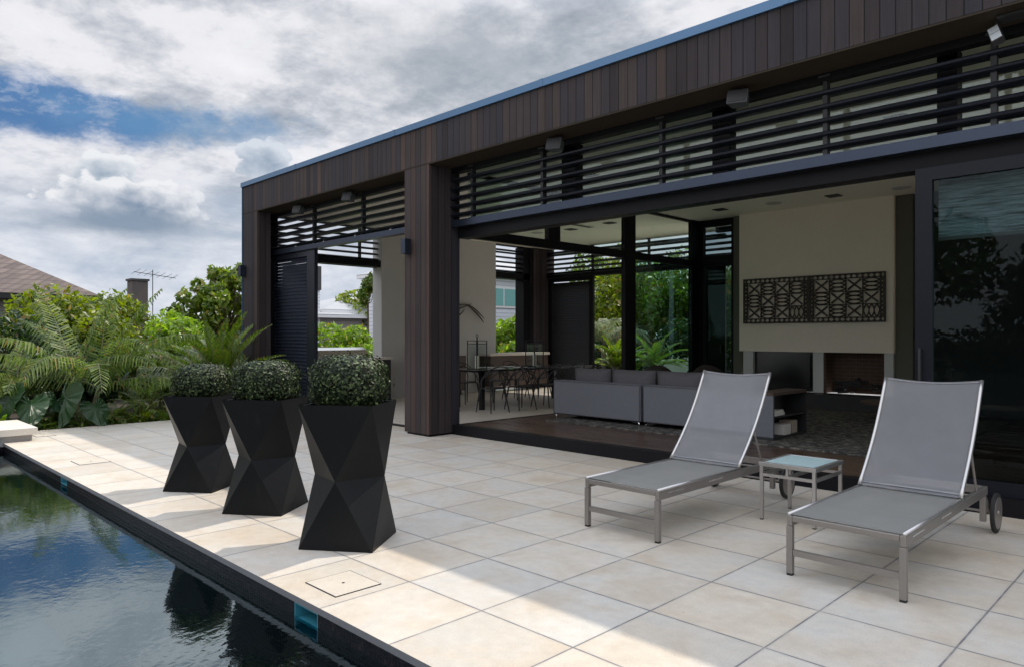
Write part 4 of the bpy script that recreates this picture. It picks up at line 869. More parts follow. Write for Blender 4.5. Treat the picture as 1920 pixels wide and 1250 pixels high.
Tb = thing('side_table', (.955, 2.97, 0), 'small square aluminium side table with an aqua glass top, between the two loungers', 'side table')
x0, x1, y0, y1, zt = .745, 1.175, 2.70, 3.22, .435
for x in (x0 + .005, x1 - .03):
    for y in (y0 + .005, y1 - .03): l_ = MB().box(x, x + .025, y, y + .025, .008, zt - .031).build('leg', M_alu, Tb, bevel=.002); MB().box(x + .002, x + .023, y + .002, y + .023, 0, .008).build('foot_cap', M_rubber, l_)
b = MB(); b.box(x0, x1, y0, y0 + .03, zt - .03, zt); b.box(x0, x1, y1 - .03, y1, zt - .03, zt); b.box(x0, x0 + .03, y0 + .0301, y1 - .0301, zt - .03, zt); b.box(x1 - .03, x1, y0 + .0301, y1 - .0301, zt - .03, zt); b.build('top_frame', M_alu, Tb, bevel=.002)
MB().box(x0 + .03, x1 - .03, y0 + .03, y1 - .03, zt - .012, zt - .002).build('glass_top', M_gtop, Tb)
b = MB(); zr = zt - .105; b.box(x0 + .03, x1 - .03, y0 + .008, y0 + .026, zr, zr + .022); b.box(x0 + .03, x1 - .03, y1 - .026, y1 - .008, zr, zr + .022); b.box(x0 + .008, x0 + .026, y0 + .03, y1 - .03, zr, zr + .022); b.box(x1 - .026, x1 - .008, y0 + .03, y1 - .03, zr, zr + .022); b.box(.951, .969, y0 + .027, y1 - .027, zr, zr + .022)
for x in (x0 + .008, .951): b.box(x, x + .018, y0 + .008, y0 + .026, zr + .023, zt - .031)
b.build('lower_rail', M_alu, Tb)

def leafquads(C_, rg, L, Wd_, nrm=None, k=0.6, droop=0.0, fold=.25):
    """rhombic leaves (two triangles sharing the midrib as one bent quad)"""
    N = len(C_); nn = rg.normal(size=(N, 3))
    if nrm is not None: nn = nn * (1 - k) + nrm * k * 1.5
    nn /= np.linalg.norm(nn, axis=1)[:, None]; a = rg.normal(size=(N, 3)); a -= (a * nn).sum(1)[:, None] * nn; a[:, 2] -= droop; a /= np.linalg.norm(a, axis=1)[:, None]
    b = np.cross(nn, a); Ls = L * (0.7 + .6 * rg.random(N))[:, None]; Ws = Wd_ * (0.75 + .5 * rg.random(N))[:, None]
    up = nn * Ws * fold
    V = np.stack([C_ - a * Ls, C_ - a * Ls * .1 + b * Ws + up, C_ + a * Ls, C_ - a * Ls * .1 - b * Ws + up], 1).reshape(-1, 3)
    I = np.arange(N)[:, None] * 4; F_ = np.concatenate([I + np.array([[0, 1, 2]]), I + np.array([[0, 2, 3]])])
    return V, F_
# ------------------------------------------------------------------ faceted planters and clipped box balls
def planter(cx, cy, rz, lb, lb2, sc=(1, 1), first=[None]):
    S_, Hh, zw = .25, .93, .445
    if first[0] is not None: t = dup(first[0], (cx, cy, 0), lb, rz)
    else:
        t = thing('planter', (cx, cy, 0), lb, 'planter', 'faceted black planters by the pool', rz)
        sq = [(-S_, -S_), (S_, -S_), (S_, S_), (-S_, S_)]; wr = .248; ws = [(0, -wr), (wr, 0), (0, wr), (-wr, 0)]
        v = [(x, y, 0) for x, y in sq] + [(x, y, zw) for x, y in ws] + [(x, y, Hh) for x, y in sq]; fs = []
        for i in range(4):
            j = (i + 1) % 4; fs += [(i, j, 4 + i), (4 + i, j, 4 + j), (8 + j, 8 + i, 4 + i), (8 + j, 4 + i, 4 + j)]
        fs.append((3, 2, 1, 0)); b = MB(); b.add(v, fs)
        s2 = S_ - .022; v2 = [(x, y, Hh) for x, y in sq] + [(x * s2 / S_, y * s2 / S_, Hh) for x, y in sq] + [(x * s2 / S_, y * s2 / S_, Hh - .05) for x, y in sq]
        b.add(v2, [(i, (i + 1) % 4, (i + 1) % 4 + 4, i + 4) for i in range(4)] + [(i + 4, (i + 1) % 4 + 4, (i + 1) % 4 + 8, i + 8) for i in range(4)])
        o = b.build('vessel', M_planter, t, world=False, bevel=.0025)
        MB().box(-s2 + .001, s2 - .001, -s2 + .001, s2 - .001, Hh - .068, Hh - .045).build('potting_soil', M_soil, t, world=False)
        first[0] = t
    t.scale = (sc[0], sc[0], sc[1]); Hh *= sc[1]
    # box bush: its own thing, growing in the planter
    t2 = thing('box_bush', (cx, cy, Hh - .045), lb2, 'bush', 'clipped box bushes in the planters', rz)
    rg = np.random.default_rng(int(abs(cx) * 1000)); N = 7600; a_, h_ = .238, .182; zc = .178
    d = rg.normal(size=(N, 3)); d /= np.linalg.norm(d, axis=1)[:, None]; p = 3.3
    r = 1 / (np.abs(d) ** p).sum(1) ** (1 / p); rad = r * (1 - rg.random(N) ** 2.2 * .28) * (1 + .05 * np.sin(d[:, 0] * 9 + cx) * np.cos(d[:, 2] * 8) + rg.normal(0, .02, N))
    C_ = d * rad[:, None] * np.array([a_, a_, h_]) + np.array([0, 0, zc]); k_ = rg.random(N) < .035; C_[k_] += (d * rg.uniform(.012, .035, (N, 1)))[k_]; C_[:, 2] = np.maximum(C_[:, 2], .0)
    V, F_ = leafquads(C_, rg, .0140, .0075, d, .7)
    off = np.array([cx, cy, Hh - .045]); npmesh('foliage', V + off, F_, L_box, t2)
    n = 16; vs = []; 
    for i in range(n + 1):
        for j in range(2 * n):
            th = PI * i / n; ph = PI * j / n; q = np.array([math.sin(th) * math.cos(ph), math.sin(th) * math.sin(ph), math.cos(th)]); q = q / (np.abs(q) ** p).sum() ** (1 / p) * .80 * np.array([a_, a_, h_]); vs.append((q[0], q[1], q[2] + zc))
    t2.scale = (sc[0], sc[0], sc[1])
    MB().add(vs, [(i * 2 * n + j, (i + 1) * 2 * n + j, (i + 1) * 2 * n + (j + 1) % (2 * n), i * 2 * n + (j + 1) % (2 * n)) for i in range(n) for j in range(2 * n)]).tube([(0, 0, 0), (0, 0, .1)], .02).build('dark_core', M_core, t2, world=False)  # near-black core ball with stem; shade between leaves put into colour
planter(-.945, .205, R(36.5), 'matt black faceted planter nearest the camera, at the right end of the row', 'clipped dark box bush in the nearest planter')
planter(-2.215, .235, R(36.5), 'matt black faceted planter in the middle of the row of three', 'clipped dark box bush in the middle planter', (.98, .948))
planter(-3.39, .185, R(36.5), 'matt black faceted planter farthest away, at the left end of the row', 'clipped dark box bush in the farthest planter', (.94, .905))
# ------------------------------------------------------------------ vegetation
def frond(rg, base, az_, el0, L, bend, nl, ll, lw, vee=25, ldroop=.5, tip=.25):
    """returns leaflet quads (V,F) and the rachis polyline"""
    pts = []; p = np.array(base, float); e = el0; st = 16; twist = rg.uniform(-.25, .25)
    for i in range(st + 1):
        pts.append(p.copy()); a2 = az_ + twist * (i / st)
        p = p + np.array([math.cos(a2) * math.cos(e), math.sin(a2) * math.cos(e), math.sin(e)]) * L / st; e -= bend / st * (0.5 + 1.2 * i / st)
    pts = np.array(pts); V = []; 
    for s_ in (-1, 1):
        for k in range(nl):
            u = .12 + .88 * (k + rg.uniform(-.2, .2)) / nl; u = min(max(u, 0), .999); x = u * st; i = int(x); f = x - i; q = pts[i] * (1 - f) + pts[min(i + 1, st)] * f
            t = pts[min(i + 1, st)] - pts[i]; t /= np.linalg.norm(t); side = np.cross(t, [0, 0, 1.]); side /= max(np.linalg.norm(side), 1e-6); upv = np.cross(side, t)
            fw_ = .45 + .5 * u; d = side * s_ * math.cos(R(vee)) + upv * math.sin(R(vee)); d = d + t * fw_; d /= np.linalg.norm(d)
            l_ = ll * (math.sin(PI * (u * .85 + .12)) ** .7) * (1 - tip * u) * rg.uniform(.85, 1.1)
            m1 = q + d * l_ * .5 - np.array([0, 0, 1]) * ldroop * l_ * .12; e1 = q + d * l_ * (1 - .25 * ldroop) - np.array([0, 0, 1]) * ldroop * l_ * .62
            wv = np.cross(d, upv); wv = t * .9 + upv * rg.uniform(-.3, .3); wv /= np.linalg.norm(wv); wv *= lw / 2
            V += [q - wv * .4, q + wv * .4, m1 + wv, m1 - wv, m1 - wv, m1 + wv, e1 + wv * .15, e1 - wv * .15]
    return np.array(V), pts
def palm(name, label, cat, base, nf, L, ll, lw, mat_, el=(20, 80), bend=(.9, 1.7), nl=34, vee=20, ldroop=.8, trunk=(.06, .5), seed=1, group=None, azs=None, els=None, stems=1, spread=.1, kinds='frond'):
    rg = np.random.default_rng(seed); t = thing(name, base, label, cat, group); base = np.array(base, float)
    b = MB(); VV = []; rb = MB(); n0 = 0
    crowns = []
    for s_ in range(stems):
        a = rg.uniform(0, 2 * PI); off = np.array([math.cos(a), math.sin(a), 0]) * spread * (0 if stems == 1 else 1); top = base + off * 1.6 + np.array([0, 0, trunk[1] * rg.uniform(.8, 1.1)]); crowns.append(top)
        b.tube([base + off * .6, base + off * 1.1 + np.array([0, 0, trunk[1] * .5]), top], [trunk[0] * 1.25, trunk[0], trunk[0] * .8], 10)
    b.build('trunk', M_cane if trunk[0] < .09 else M_bark, t)
    for k in range(nf):
        top = crowns[k % stems]; az_ = azs[k] if azs is not None else 2 * PI * k / nf * 2.4 + rg.uniform(-.25, .25)
        e_ = R(rg.uniform(*el)); bd = rg.uniform(*bend)
        if els is not None: e_, bd = R(els[k][0]), els[k][1]
        V, pts = frond(rg, top + rg.normal(0, .012, 3), az_, e_, L * rg.uniform(.85, 1.08), bd, nl, ll, lw, vee, ldroop); VV.append(V)
        rb.tube(pts, [max(.011 * (1 - i / 17.5), .002) for i in range(len(pts))], 5)
    V = np.concatenate(VV); F_ = np.arange(len(V)).reshape(-1, 4); npmesh('fronds', V, F_, mat_, t); rb.build('stems', M_cane, t)
    return t
def crownpts(rg, blobs, N, shell=.55):
    """points through several ellipsoid clumps, denser near each clump's skin"""
    w_ = np.array([b_[3] * b_[4] * b_[5] for b_ in blobs]) ** .8; w_ /= w_.sum(); idx = rg.choice(len(blobs), N, p=w_); B_ = np.array(blobs)[idx]
    d = rg.normal(size=(N, 3)); d /= np.linalg.norm(d, axis=1)[:, None]; r = shell + (1 - shell) * rg.random(N) ** .5; r *= 1 + rg.normal(0, .06, N)
    return B_[:, :3] + d * r[:, None] * B_[:, 3:6], d
def shrub(name, label, cat, base, size, N, L, Wd_, mat_, seed=1, nb=14, group=None, trunk=.04, k=.45, lift=.0, open_=0.0, droop=0.0, blobr=.42, stemmat=None):
    """size = (rx, ry, height). clumps scattered through an egg-shaped crown over a forked trunk"""
    rg = np.random.default_rng(seed); t = thing(name, base, label, cat, group); bx_, by_, bz_ = base; rx, ry, h = size; blobs = []; tries = 0
    z0 = bz_ + lift
    while len(blobs) < nb and tries < 4000:
        tries += 1; q = rg.uniform(-1, 1, 3)
        if (q ** 2).sum() > 1: continue
        s_ = blobr * rg.uniform(.7, 1.25) * (1 - open_ * .45); blobs.append((bx_ + q[0] * rx * .82, by_ + q[1] * ry * .82, z0 + (h - lift) * (.5 + q[2] * .40), rx * s_, ry * s_, (h - lift) * s_ * .55))
    C_, d = crownpts(rg, blobs, N); keep = C_[:, 2] > bz_ + .02; C_, d = C_[keep], d[keep]; d = d + np.array([0, 0, .5]); d /= np.linalg.norm(d, axis=1)[:, None]
    V, F_ = leafquads(C_, rg, L, Wd_, d, k, droop); npmesh('foliage', V, F_, mat_, t)
    b = MB(); top = Vector((bx_, by_, z0 + (h - lift) * .35)); b.tube([(bx_, by_, bz_), (bx_ + rx * .03, by_, (bz_ + top.z) / 2), tuple(top)], [trunk, trunk * .85, trunk * .7], 8)
    for bl in blobs:
        c = Vector(bl[:3]); m_ = top.lerp(c, .5) + Vector((rg.uniform(-.05, .05) * rx, rg.uniform(-.05, .05) * ry, -.06 * h)); b.tube([tuple(top), tuple(m_), tuple(c)], [trunk * .5, trunk * .3, trunk * .12], 5)
    b.build('trunk', stemmat or M_bark, t); return t
def ear_plant(base, leaves, label, seed=1, group='elephant ear plants at the paving edge', s=1.0):
    rg = np.random.default_rng(seed); t = thing('elephant_ear_plant', base, label, 'plant', group); L_ = MB(); S_ = MB()
    for az_, el_, ln, sz, tilt in leaves:
        tip = Vector(base) + Vector((math.cos(az_) * math.cos(el_), math.sin(az_) * math.cos(el_), math.sin(el_))) * ln
        S_.tube([base, tuple(Vector(base).lerp(tip, .5) + Vector((0, 0, .05))), tuple(tip)], [.014, .011, .007], 6)
        # heart-shaped blade hanging from the stalk
        f = Vector((math.cos(az_), math.sin(az_), 0)); sd = Vector((-f.y, f.x, 0)); dn = (f * math.cos(tilt) - Vector((0, 0, 1)) * math.sin(tilt)); nr = sd.cross(dn)
        out = [(0, 0), (.14, -.22), (.30, -.30), (.42, -.20), (.47, .02), (.42, .30), (.28, .62), (.12, .88), (0, 1.0)]; pts = [(u, v) for u, v in out] + [(-u, v) for u, v in out[-2:0:-1]]
        pts = [q for k in range(len(pts)) for q in (pts[k], ((pts[k][0] + pts[(k + 1) % len(pts)][0]) / 2 * 1.03, (pts[k][1] + pts[(k + 1) % len(pts)][1]) / 2))]
        n = len(pts); vs = []; rl = rg.uniform(-.45, .45); sd, nr = sd * math.cos(rl) + nr * math.sin(rl), nr * math.cos(rl) - sd * math.sin(rl)
        for rr_ in (1.0, .8, .5, .25):
            for kk, (u, v) in enumerate(pts): uu, vv = u * rr_, (v - .15) * rr_ + .15; vs.append(tip + sd * uu * sz + dn * vv * sz + nr * sz * (.55 * abs(uu) * (.5 + .5 * rr_) - .3 * uu * uu + (.030 if kk % 2 else -.014) * (rr_ if rr_ < .9 else .6) + .03 * math.sin(vv * 9 + uu * 5) - .12 * max(0, vv - .3) ** 2))
        vs.append(tip + dn * .15 * sz + nr * sz * .02)
        fs = [(q * n + i, q * n + (i + 1) % n, (q + 1) * n + (i + 1) % n, (q + 1) * n + i) for q in range(3) for i in range(n)] + [(3 * n + i, 3 * n + (i + 1) % n, 4 * n) for i in range(n)]; L_.add(vs, fs)
    L_.build('leaf_blades', L_ear, t); S_.build('stalks', M_cane, t); return t
def tuft(name, label, cat, base, n, L, wd, mat_, seed, spread=.12, el=(35, 80), bend=1.4, group=None):
    rg = np.random.default_rng(seed); t = thing(name, base, label, cat, group); V = []
    for k in range(n):
        a = rg.uniform(0, 2 * PI); p = np.array(base) + np.array([math.cos(a), math.sin(a), 0]) * spread * rg.random(); e = R(rg.uniform(*el)); l_ = L * rg.uniform(.6, 1.1); sd = np.array([-math.sin(a), math.cos(a), 0]); prev = None
        for i in range(6):
            w_ = wd * (.5 + 1.0 * math.sin(PI * min(i / 5 * .9 + .08, 1))) * (1 if i < 5 else .1); cur = (p - sd * w_, p + sd * w_)
            if prev is not None: V += [prev[0], prev[1], cur[1], cur[0]]
            prev = cur; p = p + np.array([math.cos(a) * math.cos(e), math.sin(a) * math.cos(e), math.sin(e)]) * l_ / 5; e -= bend / 5 * (.4 + i * .3)
    V = np.array(V); npmesh('blades', V, np.arange(len(V)).reshape(-1, 4), mat_, t); MB().tube([base, (base[0], base[1], base[2] + .06)], [spread * .4, spread * .2], 8).build('stem', M_cane, t); return t

g1 = 'shrubs in the garden beyond the paving'
L_tree = leafmat('glossy_tree_leaves', (0.030, 0.065, 0.010), (0.20, 0.26, 0.035), 0.35, 0.35)
# left garden, back to front
shrub('shrub', 'dense yellow-green shrub at the far left edge in front of the tiled roof', 'shrub', (-14.2, -1.0, GZ), (1.5, 1.5, 2.2), 9500, .085, .042, L_yellow, 11, 18, g1)
shrub('shrub', 'yellow-green shrub at the left edge beneath the end of the tiled roof', 'shrub', (-12.7, -1.9, GZ), (1.2, 1.2, 2.1), 6500, .080, .038, L_yellow, 12, 14, g1)
shrub('shrub', 'rounded yellow-green shrub behind the kentia palm, below the chimney', 'shrub', (-15.6, 2.3, GZ), (1.7, 1.7, 2.6), 9500, .085, .042, L_yellow, 13, 18, g1)
shrub('shrub', 'small yellow-green shrub between the palm and the leafy tree', 'shrub', (-14.4, 3.9, GZ), (1.1, 1.1, 2.0), 5000, .075, .036, L_bright, 14, 12, g1)
shrub('tree', 'open leafy tree with upright clumped branches beside the far end of the house', 'tree', (-16.4, 5.9, GZ), (1.7, 1.7, 3.7), 5600, .115, .052, L_tree, 16, 90, 'trees round the house', .06, .4, .3, .7, blobr=.17)
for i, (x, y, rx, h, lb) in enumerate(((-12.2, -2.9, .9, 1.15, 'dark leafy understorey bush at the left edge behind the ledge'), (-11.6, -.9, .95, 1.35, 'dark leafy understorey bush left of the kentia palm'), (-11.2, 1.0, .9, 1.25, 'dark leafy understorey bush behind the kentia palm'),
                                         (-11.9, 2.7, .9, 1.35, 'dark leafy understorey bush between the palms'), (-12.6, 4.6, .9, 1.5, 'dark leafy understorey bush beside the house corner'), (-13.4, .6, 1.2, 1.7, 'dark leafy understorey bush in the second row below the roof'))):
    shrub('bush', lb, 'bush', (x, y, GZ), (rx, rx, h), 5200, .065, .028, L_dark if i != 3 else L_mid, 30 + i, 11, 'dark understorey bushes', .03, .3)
FR = R(135)   # heading from the garden towards the camera is about -45 deg; FR points away
palm('kentia_palm', 'kentia palm with arching feathery fronds at the edge of the paving', 'palm', (-10.1, .95, GZ), 15, 1.95, .52, .036, L_palm, seed=3, trunk=(.045, .66), nl=29, ldroop=.95,
     azs=[R(a) for a in (216, 190, 150, 50, 62, 35, 235, 25, 300, 340, 262, 228, 45, 280, 10)], els=[(50, .55), (66, .6), (80, .5), (70, .45), (78, .6), (50, 1.1), (42, 1.2), (40, 1.3), (50, 2.0), (45, 1.9), (48, 1.9), (20, .9), (20, 1.0), (62, 1.6), (60, 1.6)], stems=3, spread=.14, vee=12, group='palms in the left garden')
palm('kentia_palm', 'smaller drooping kentia palm low in front of the dark bushes', 'palm', (-10.55, .2, GZ), 10, 1.35, .42, .034, L_palm, seed=5, trunk=(.035, .45), nl=30, ldroop=1.0, el=(20, 65), bend=(1.0, 2.0), stems=2, group='palms in the left garden')
palm('kentia_palm', 'silvery-leaved palm between the kentia and the cycad', 'palm', (-10.9, 2.75, GZ), 12, 1.30, .42, .032, L_silver, seed=8, trunk=(.035, .55), nl=32, ldroop=.9, el=(25, 75), bend=(.9, 1.9), stems=2, group='palms in the left garden')
palm('kentia_palm', 'low yellowish palm behind the farthest planter', 'palm', (-10.3, 2.0, GZ), 9, 1.05, .32, .030, L_palm, seed=9, trunk=(.03, .3), nl=26, ldroop=.9, el=(20, 70), bend=(.9, 1.8), group='palms in the left garden')
palm('cycad', 'bright green cycad with stiff radiating fronds beside the left column', 'cycad', (-9.72, 3.02, GZ), 34, 1.42, .24, .028, L_cycad, seed=12, trunk=(.11, .48), nl=44, vee=34, ldroop=.12, el=(12, 78), bend=(.35, .9), group='cycads by the house')
ear_plant((-9.65, .10, GZ), [(R(-75), R(62), .70, .56, 1.25), (R(-15), R(52), .62, .46, 1.0), (R(-110), R(50), .66, .50, .8), (R(-150), R(55), .6, .40, .6), (R(60), R(60), .6, .42, 1.1)], 'dark elephant ear plant with big heart-shaped leaves left of the palm base', 2)
ear_plant((-9.50, .72, GZ), [(R(-55), R(60), .68, .60, 1.35), (R(20), R(50), .5, .42, 1.0), (R(-100), R(55), .55, .40, .7)], 'dark elephant ear plant with one broad hanging leaf right below the palm', 3)
ear_plant((-9.80, -.75, GZ), [(R(-60), R(62), .62, .46, .9), (R(0), R(55), .55, .42, 1.1), (R(-120), R(50), .55, .44, 1.0)], 'elephant ear plant behind the raised ledge', 4)
tuft('strappy_plant', 'bright green strappy plant behind the raised ledge', 'plant', (-9.7, -.35, GZ), 26, .52, .022, L_bright, 5, .10, (50, 85), .9, 'strappy plants along the paving')
for i, (x, y, L_, m_, lb) in enumerate(((-9.55, -1.3, .6, L_palm, 'low fern at the far left edge above the ledge'), (-9.75, .42, .55, L_mid, 'low fern between the two elephant ear plants'), (-9.6, 1.2, .55, L_palm, 'low fern right of the broad hanging leaf'),
    (-9.9, 1.75, .7, L_cycad, 'low yellowish fern behind the grassy plants'), (-9.6, 2.4, .6, L_mid, 'low fern between the grassy plants and the cycad'), (-10.4, -.6, .8, L_palm, 'taller fern behind the elephant ear plants'))):
    palm('fern', lb, 'fern', (x, y, GZ), 13, L_, .17, .020, m_, seed=120 + i, trunk=(.02, .06), nl=22, vee=15, ldroop=.5, el=(25, 75), bend=(.9, 1.8), group='ferns along the paving')
tuft('strappy_plant', 'fine yellow-green grassy plant at the paving edge left of the far planter', 'plant', (-9.40, 1.55, GZ), 70, .42, .008, L_yellow, 6, .14, (20, 80), 1.6, 'strappy plants along the paving')
tuft('strappy_plant', 'fine grassy plant half hidden behind the farthest planter', 'plant', (-9.35, 2.05, GZ), 60, .40, .008, L_bright, 7, .14, (20, 80), 1.6, 'strappy plants along the paving')
rg0 = np.random.default_rng(77); N = 5200
C0 = np.stack([rg0.uniform(-10.4, -9.14, N), rg0.uniform(-3.2, 3.5, N), GZ + .02 + .13 * rg0.random(N) ** 1.5], 1)
V, F_ = leafquads(C0, rg0, .045, .018, np.tile([0, 0, 1.], (N, 1)), .5); o = npmesh('ground_cover', V, F_, L_mid); o['kind'] = 'stuff'

# seen through the openings in the side wall
shrub('shrub', 'leafy green shrub outside the side opening behind the barbecue', 'shrub', (-13.4, 8.0, GZ), (1.1, 1.1, 1.75), 5200, .075, .036, L_bright, 41, 12, g1)
shrub('tree', 'slender young tree rising behind the barbecue', 'tree', (-14.6, 9.4, GZ), (.42, .42, 3.3), 900, .075, .034, L_mid, 42, 6, 'trees round the house', .035, .4, 1.9, .5)
shrub('shrub', 'bright yellow-green shrub against the edge of the rendered wall', 'shrub', (-13.2, 10.2, GZ), (1.0, 1.0, 1.75), 4200, .085, .045, L_bright, 43, 10, g1)
shrub('tree', 'yellowish tree crown beyond the low grey house', 'tree', (-27.0, 19.2, -.9), (2.8, 2.8, 6.0), 5200, .16, .08, L_yellow, 44, 14, 'trees round the house', .10, .4, 2.2, .4)
shrub('shrub', 'vivid lime-green shrub below the neighbour window in the right-hand side opening', 'shrub', (-13.4, 14.0, GZ), (1.6, 1.6, 2.05), 8000, .10, .055, L_bright, 45, 16, g1)
def nhouse(name, label, x0, x1, y0, y1, z0, z1, wallm, roofm, hip=1.6, wins=(), over=.35):
    t = thing(name, ((x0 + x1) / 2, (y0 + y1) / 2, z0), label, 'house', 'neighbouring houses'); wl = MB().box(x0, x1, y0, y1, z0, z1).build('wall', wallm, t)
    h = min(x1 - x0, y1 - y0) / 2 + over; a0, a1, b0, b1 = x0 - over, x1 + over, y0 - over, y1 + over
    if (x1 - x0) > (y1 - y0): r0, r1 = (a0 + h, (b0 + b1) / 2), (a1 - h, (b0 + b1) / 2)
    else: r0, r1 = ((a0 + a1) / 2, b0 + h), ((a0 + a1) / 2, b1 - h)
    vs = [(a0, b0, z1), (a1, b0, z1), (a1, b1, z1), (a0, b1, z1), (*r0, z1 + hip), (*r1, z1 + hip)]
    fs = [(0, 1, 5, 4), (1, 2, 5), (2, 3, 4, 5), (3, 0, 4)] if (x1 - x0) > (y1 - y0) else [(0, 1, 4), (1, 2, 5, 4), (2, 3, 5), (3, 0, 4, 5)]
    rf = MB().add(vs, fs + [(3, 2, 1, 0)]).build('roof', roofm, t)
    MB().box(a0 + .02, a1 - .02, b0 + .02, b1 - .02, z1 - .16, z1 - .002).build('eave', M_trim if roofm is not M_rooft else M_blackmatte, rf)
    for (ax, f, a, b_, c, d) in wins:
        if ax == 'y': w_ = MB().box(a, b_, f - .03, f + .05, c, d).build('window', M_trim, t); MB().box(a + .08, (a + b_) / 2 - .03, f - .04, f - .032, c + .08, d - .08).box((a + b_) / 2 + .03, b_ - .08, f - .04, f - .032, c + .08, d - .08).build('pane', M_wing, w_)
        else: w_ = MB().box(f - .05, f + .03, a, b_, c, d).build('window', M_trim, t); MB().box(f + .032, f + .04, a + .08, (a + b_) / 2 - .03, c + .08, d - .08).box(f + .032, f + .04, (a + b_) / 2 + .03, b_ - .08, c + .08, d - .08).build('pane', M_wing, w_)
    return t, rf
t, rf = nhouse('tiled_roof_house', 'neighbour house with a brown tiled hip roof at the left edge', -32.5, -21.85, -9.5, 3.6, -1.0, 2.62, M_wbd, M_rooft, 3.45, (), .55)
CH = thing('chimney', (-22.9, 5.7, 0), 'square grey chimney stack beyond the shrubs with an aerial beside it', 'chimney')
MB().box(-23.15, -22.65, 5.45, 5.95, -1.5, 3.24).build('stack', grainy('dark_chimney_brick', (0.10, 0.085, 0.08), 0.9, 30, 0.2, 0.2), CH); MB().box(-23.19, -22.61, 5.41, 5.99, 3.241, 3.31).build('cap', M_darkwall, CH)
AN = thing('tv_aerial', (-22.5, 6.05, 0), 'thin television aerial standing right of the chimney', 'aerial'); b = MB(); b.tube([(-22.5, 6.05, -1.5), (-22.5, 6.05, 3.62)], .014, 6); b.tube([(-22.95, 5.6, 3.56), (-21.95, 6.6, 3.34)], .012, 6)
for k in range(7): u = k / 6; c = (-22.9 + .9 * u, 5.65 + .9 * u, 3.55 - .2 * u); b.tube([(c[0] - .14, c[1] - .10, c[2] - .06), (c[0] + .14, c[1] + .10, c[2] + .1)], .006, 5)
b.build('mast', M_blackmatte, AN)
nhouse('low_house', 'low house with a pale roof glimpsed between the shrubs and the leafy tree', -36, -26.5, 11.5, 20.0, -1.0, 2.4, M_wbd, M_lroof, .7)
nhouse('weatherboard_house', 'low taupe house with tall windows beyond the barbecue opening', -34, -27.1, 15.3, 22.0, -1.2, 2.65, M_wbd, M_lroof, .9, (('x', -27.1, 15.75, 16.5, .9, 2.3), ('x', -27.1, 16.9, 17.5, 1.0, 2.3)))
nhouse('weatherboard_house', 'two-storey pale grey weatherboard house with a teal window, seen past the rendered wall', -21.4, -16.2, 13.9, 18.3, -1.2, 3.85, M_wb, M_lroof, 1.1, (('x', -16.2, 15.75, 17.25, 2.45, 3.25),))
tw = thing('chimney_tower', (-26.9, 14.0, -1.2), 'pale weatherboard tower with a dark cap at the left of the barbecue opening', 'tower')
MB().box(-27.5, -26.4, 13.4, 14.6, -1.2, 3.5).build('wall', M_wb, tw); MB().box(-27.55, -26.35, 13.35, 14.65, 3.501, 4.6).build('cap', M_darkwall, tw)
# back garden
bk = 'trees in the back garden'
for i, (x, y, rx, h, m_, lb) in enumerate(((-13.4, 18.8, 1.7, 4.6, L_mid, 'yellowing tree in the back garden behind the closed shutter'), (-11.3, 18.2, 1.6, 4.5, L_yellow, 'yellow-green tree in the back garden above the pale palm'), (-8.9, 17.8, 1.9, 4.5, L_mid, 'dense green tree in the back garden behind the tinted glass'),
                                          (-6.2, 17.6, 1.8, 4.4, L_mid, 'dense green tree in the back garden behind the back corner post'), (-3.6, 17.8, 1.8, 4.3, L_dark, 'dark tree in the back garden beyond the chimney'), (-1.2, 18.2, 1.8, 4.2, L_dark, 'dark tree in the back garden behind the rear wall'))):
    shrub('tree', lb, 'tree', (x, y, GZ), (rx, rx, h), 7500, .10, .05, m_, 50 + i, 16, bk, .08, .35, .3)
for i, (x, y) in enumerate(((-12.6, 16.6), (-10.4, 16.4), (-7.8, 16.0), (-5.2, 15.9))): shrub('bush', ('dark bush under the back garden trees, by the closed shutter', 'dark bush under the back garden trees, by the clear opening', 'dark bush under the back garden trees, behind the tinted glass', 'dark bush under the back garden trees, behind the chimney')[i], 'bush', (x, y, GZ), (1.3, 1.0, 1.9), 3600, .08, .035, L_dark, 60 + i, 10, 'dark bushes in the back garden', .03, .3)
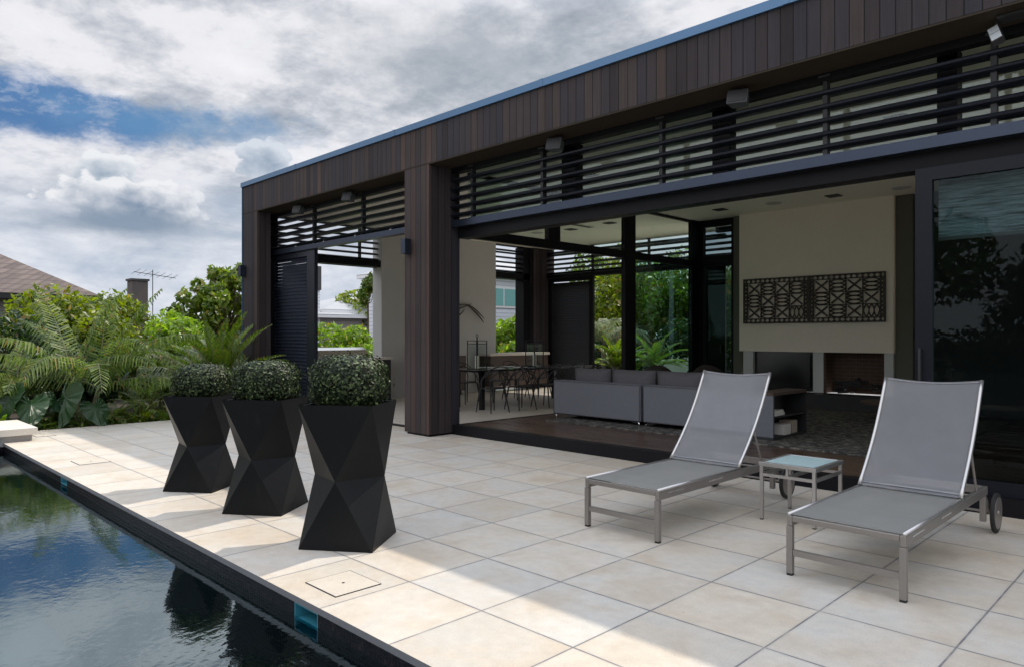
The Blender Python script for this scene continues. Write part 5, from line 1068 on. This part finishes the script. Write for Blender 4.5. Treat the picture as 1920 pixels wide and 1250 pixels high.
palm('kentia_palm', 'pale drooping palm in the back garden opening', 'palm', (-10.2, 14.9, GZ), 13, 1.7, .5, .045, L_silver, seed=21, trunk=(.07, 1.2), nl=28, ldroop=1.0, el=(30, 80), bend=(1.2, 2.2))
palm('cycad', 'bright yellow-green cycad in the back garden opening', 'cycad', (-8.6, 13.4, GZ), 20, 1.15, .26, .034, L_cycad, seed=22, trunk=(.11, .62), nl=36, vee=30, ldroop=.15, el=(10, 78), bend=(.35, .9), group='cycads by the house')
palm('cycad', 'green cycad behind the tinted glass partition', 'cycad', (-7.5, 13.5, GZ), 18, 1.15, .26, .034, L_palm, seed=23, trunk=(.11, .62), nl=36, vee=30, ldroop=.2, el=(10, 78), bend=(.4, 1.0), group='cycads by the house')
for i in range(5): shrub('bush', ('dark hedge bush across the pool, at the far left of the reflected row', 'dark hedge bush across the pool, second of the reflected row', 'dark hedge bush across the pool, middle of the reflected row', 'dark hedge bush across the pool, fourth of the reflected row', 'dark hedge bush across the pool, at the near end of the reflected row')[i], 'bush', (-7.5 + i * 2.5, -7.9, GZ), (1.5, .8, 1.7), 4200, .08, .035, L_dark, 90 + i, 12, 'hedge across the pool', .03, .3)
# planting across the pool, which the glass doors and the water mirror
for i, (x, y, rx, h, m_) in enumerate(((-9.5, -9.6, 1.9, 3.6, L_mid), (-6.0, -9.8, 1.8, 3.3, L_dark), (-2.6, -9.6, 1.8, 3.6, L_mid), (.9, -9.9, 1.9, 3.4, L_dark), (4.2, -9.6, 1.9, 3.7, L_mid), (7.6, -9.8, 1.9, 3.4, L_dark))):
    shrub('tree', 'leafy tree across the pool, mirrored in the glass doors', 'tree', (x, y, GZ), (rx, rx, h + 1.6), 5200, .14, .065, m_, 70 + i, 16, 'trees across the pool', .07, .35, .1)
palm('cycad', 'yellow-green palm across the pool, mirrored in the right-hand glass door', 'cycad', (-2.3, -7.2, GZ), 15, 1.5, .32, .04, L_cycad, seed=31, trunk=(.12, 1.3), nl=30, vee=25, ldroop=.4, el=(10, 75), bend=(.8, 1.6))
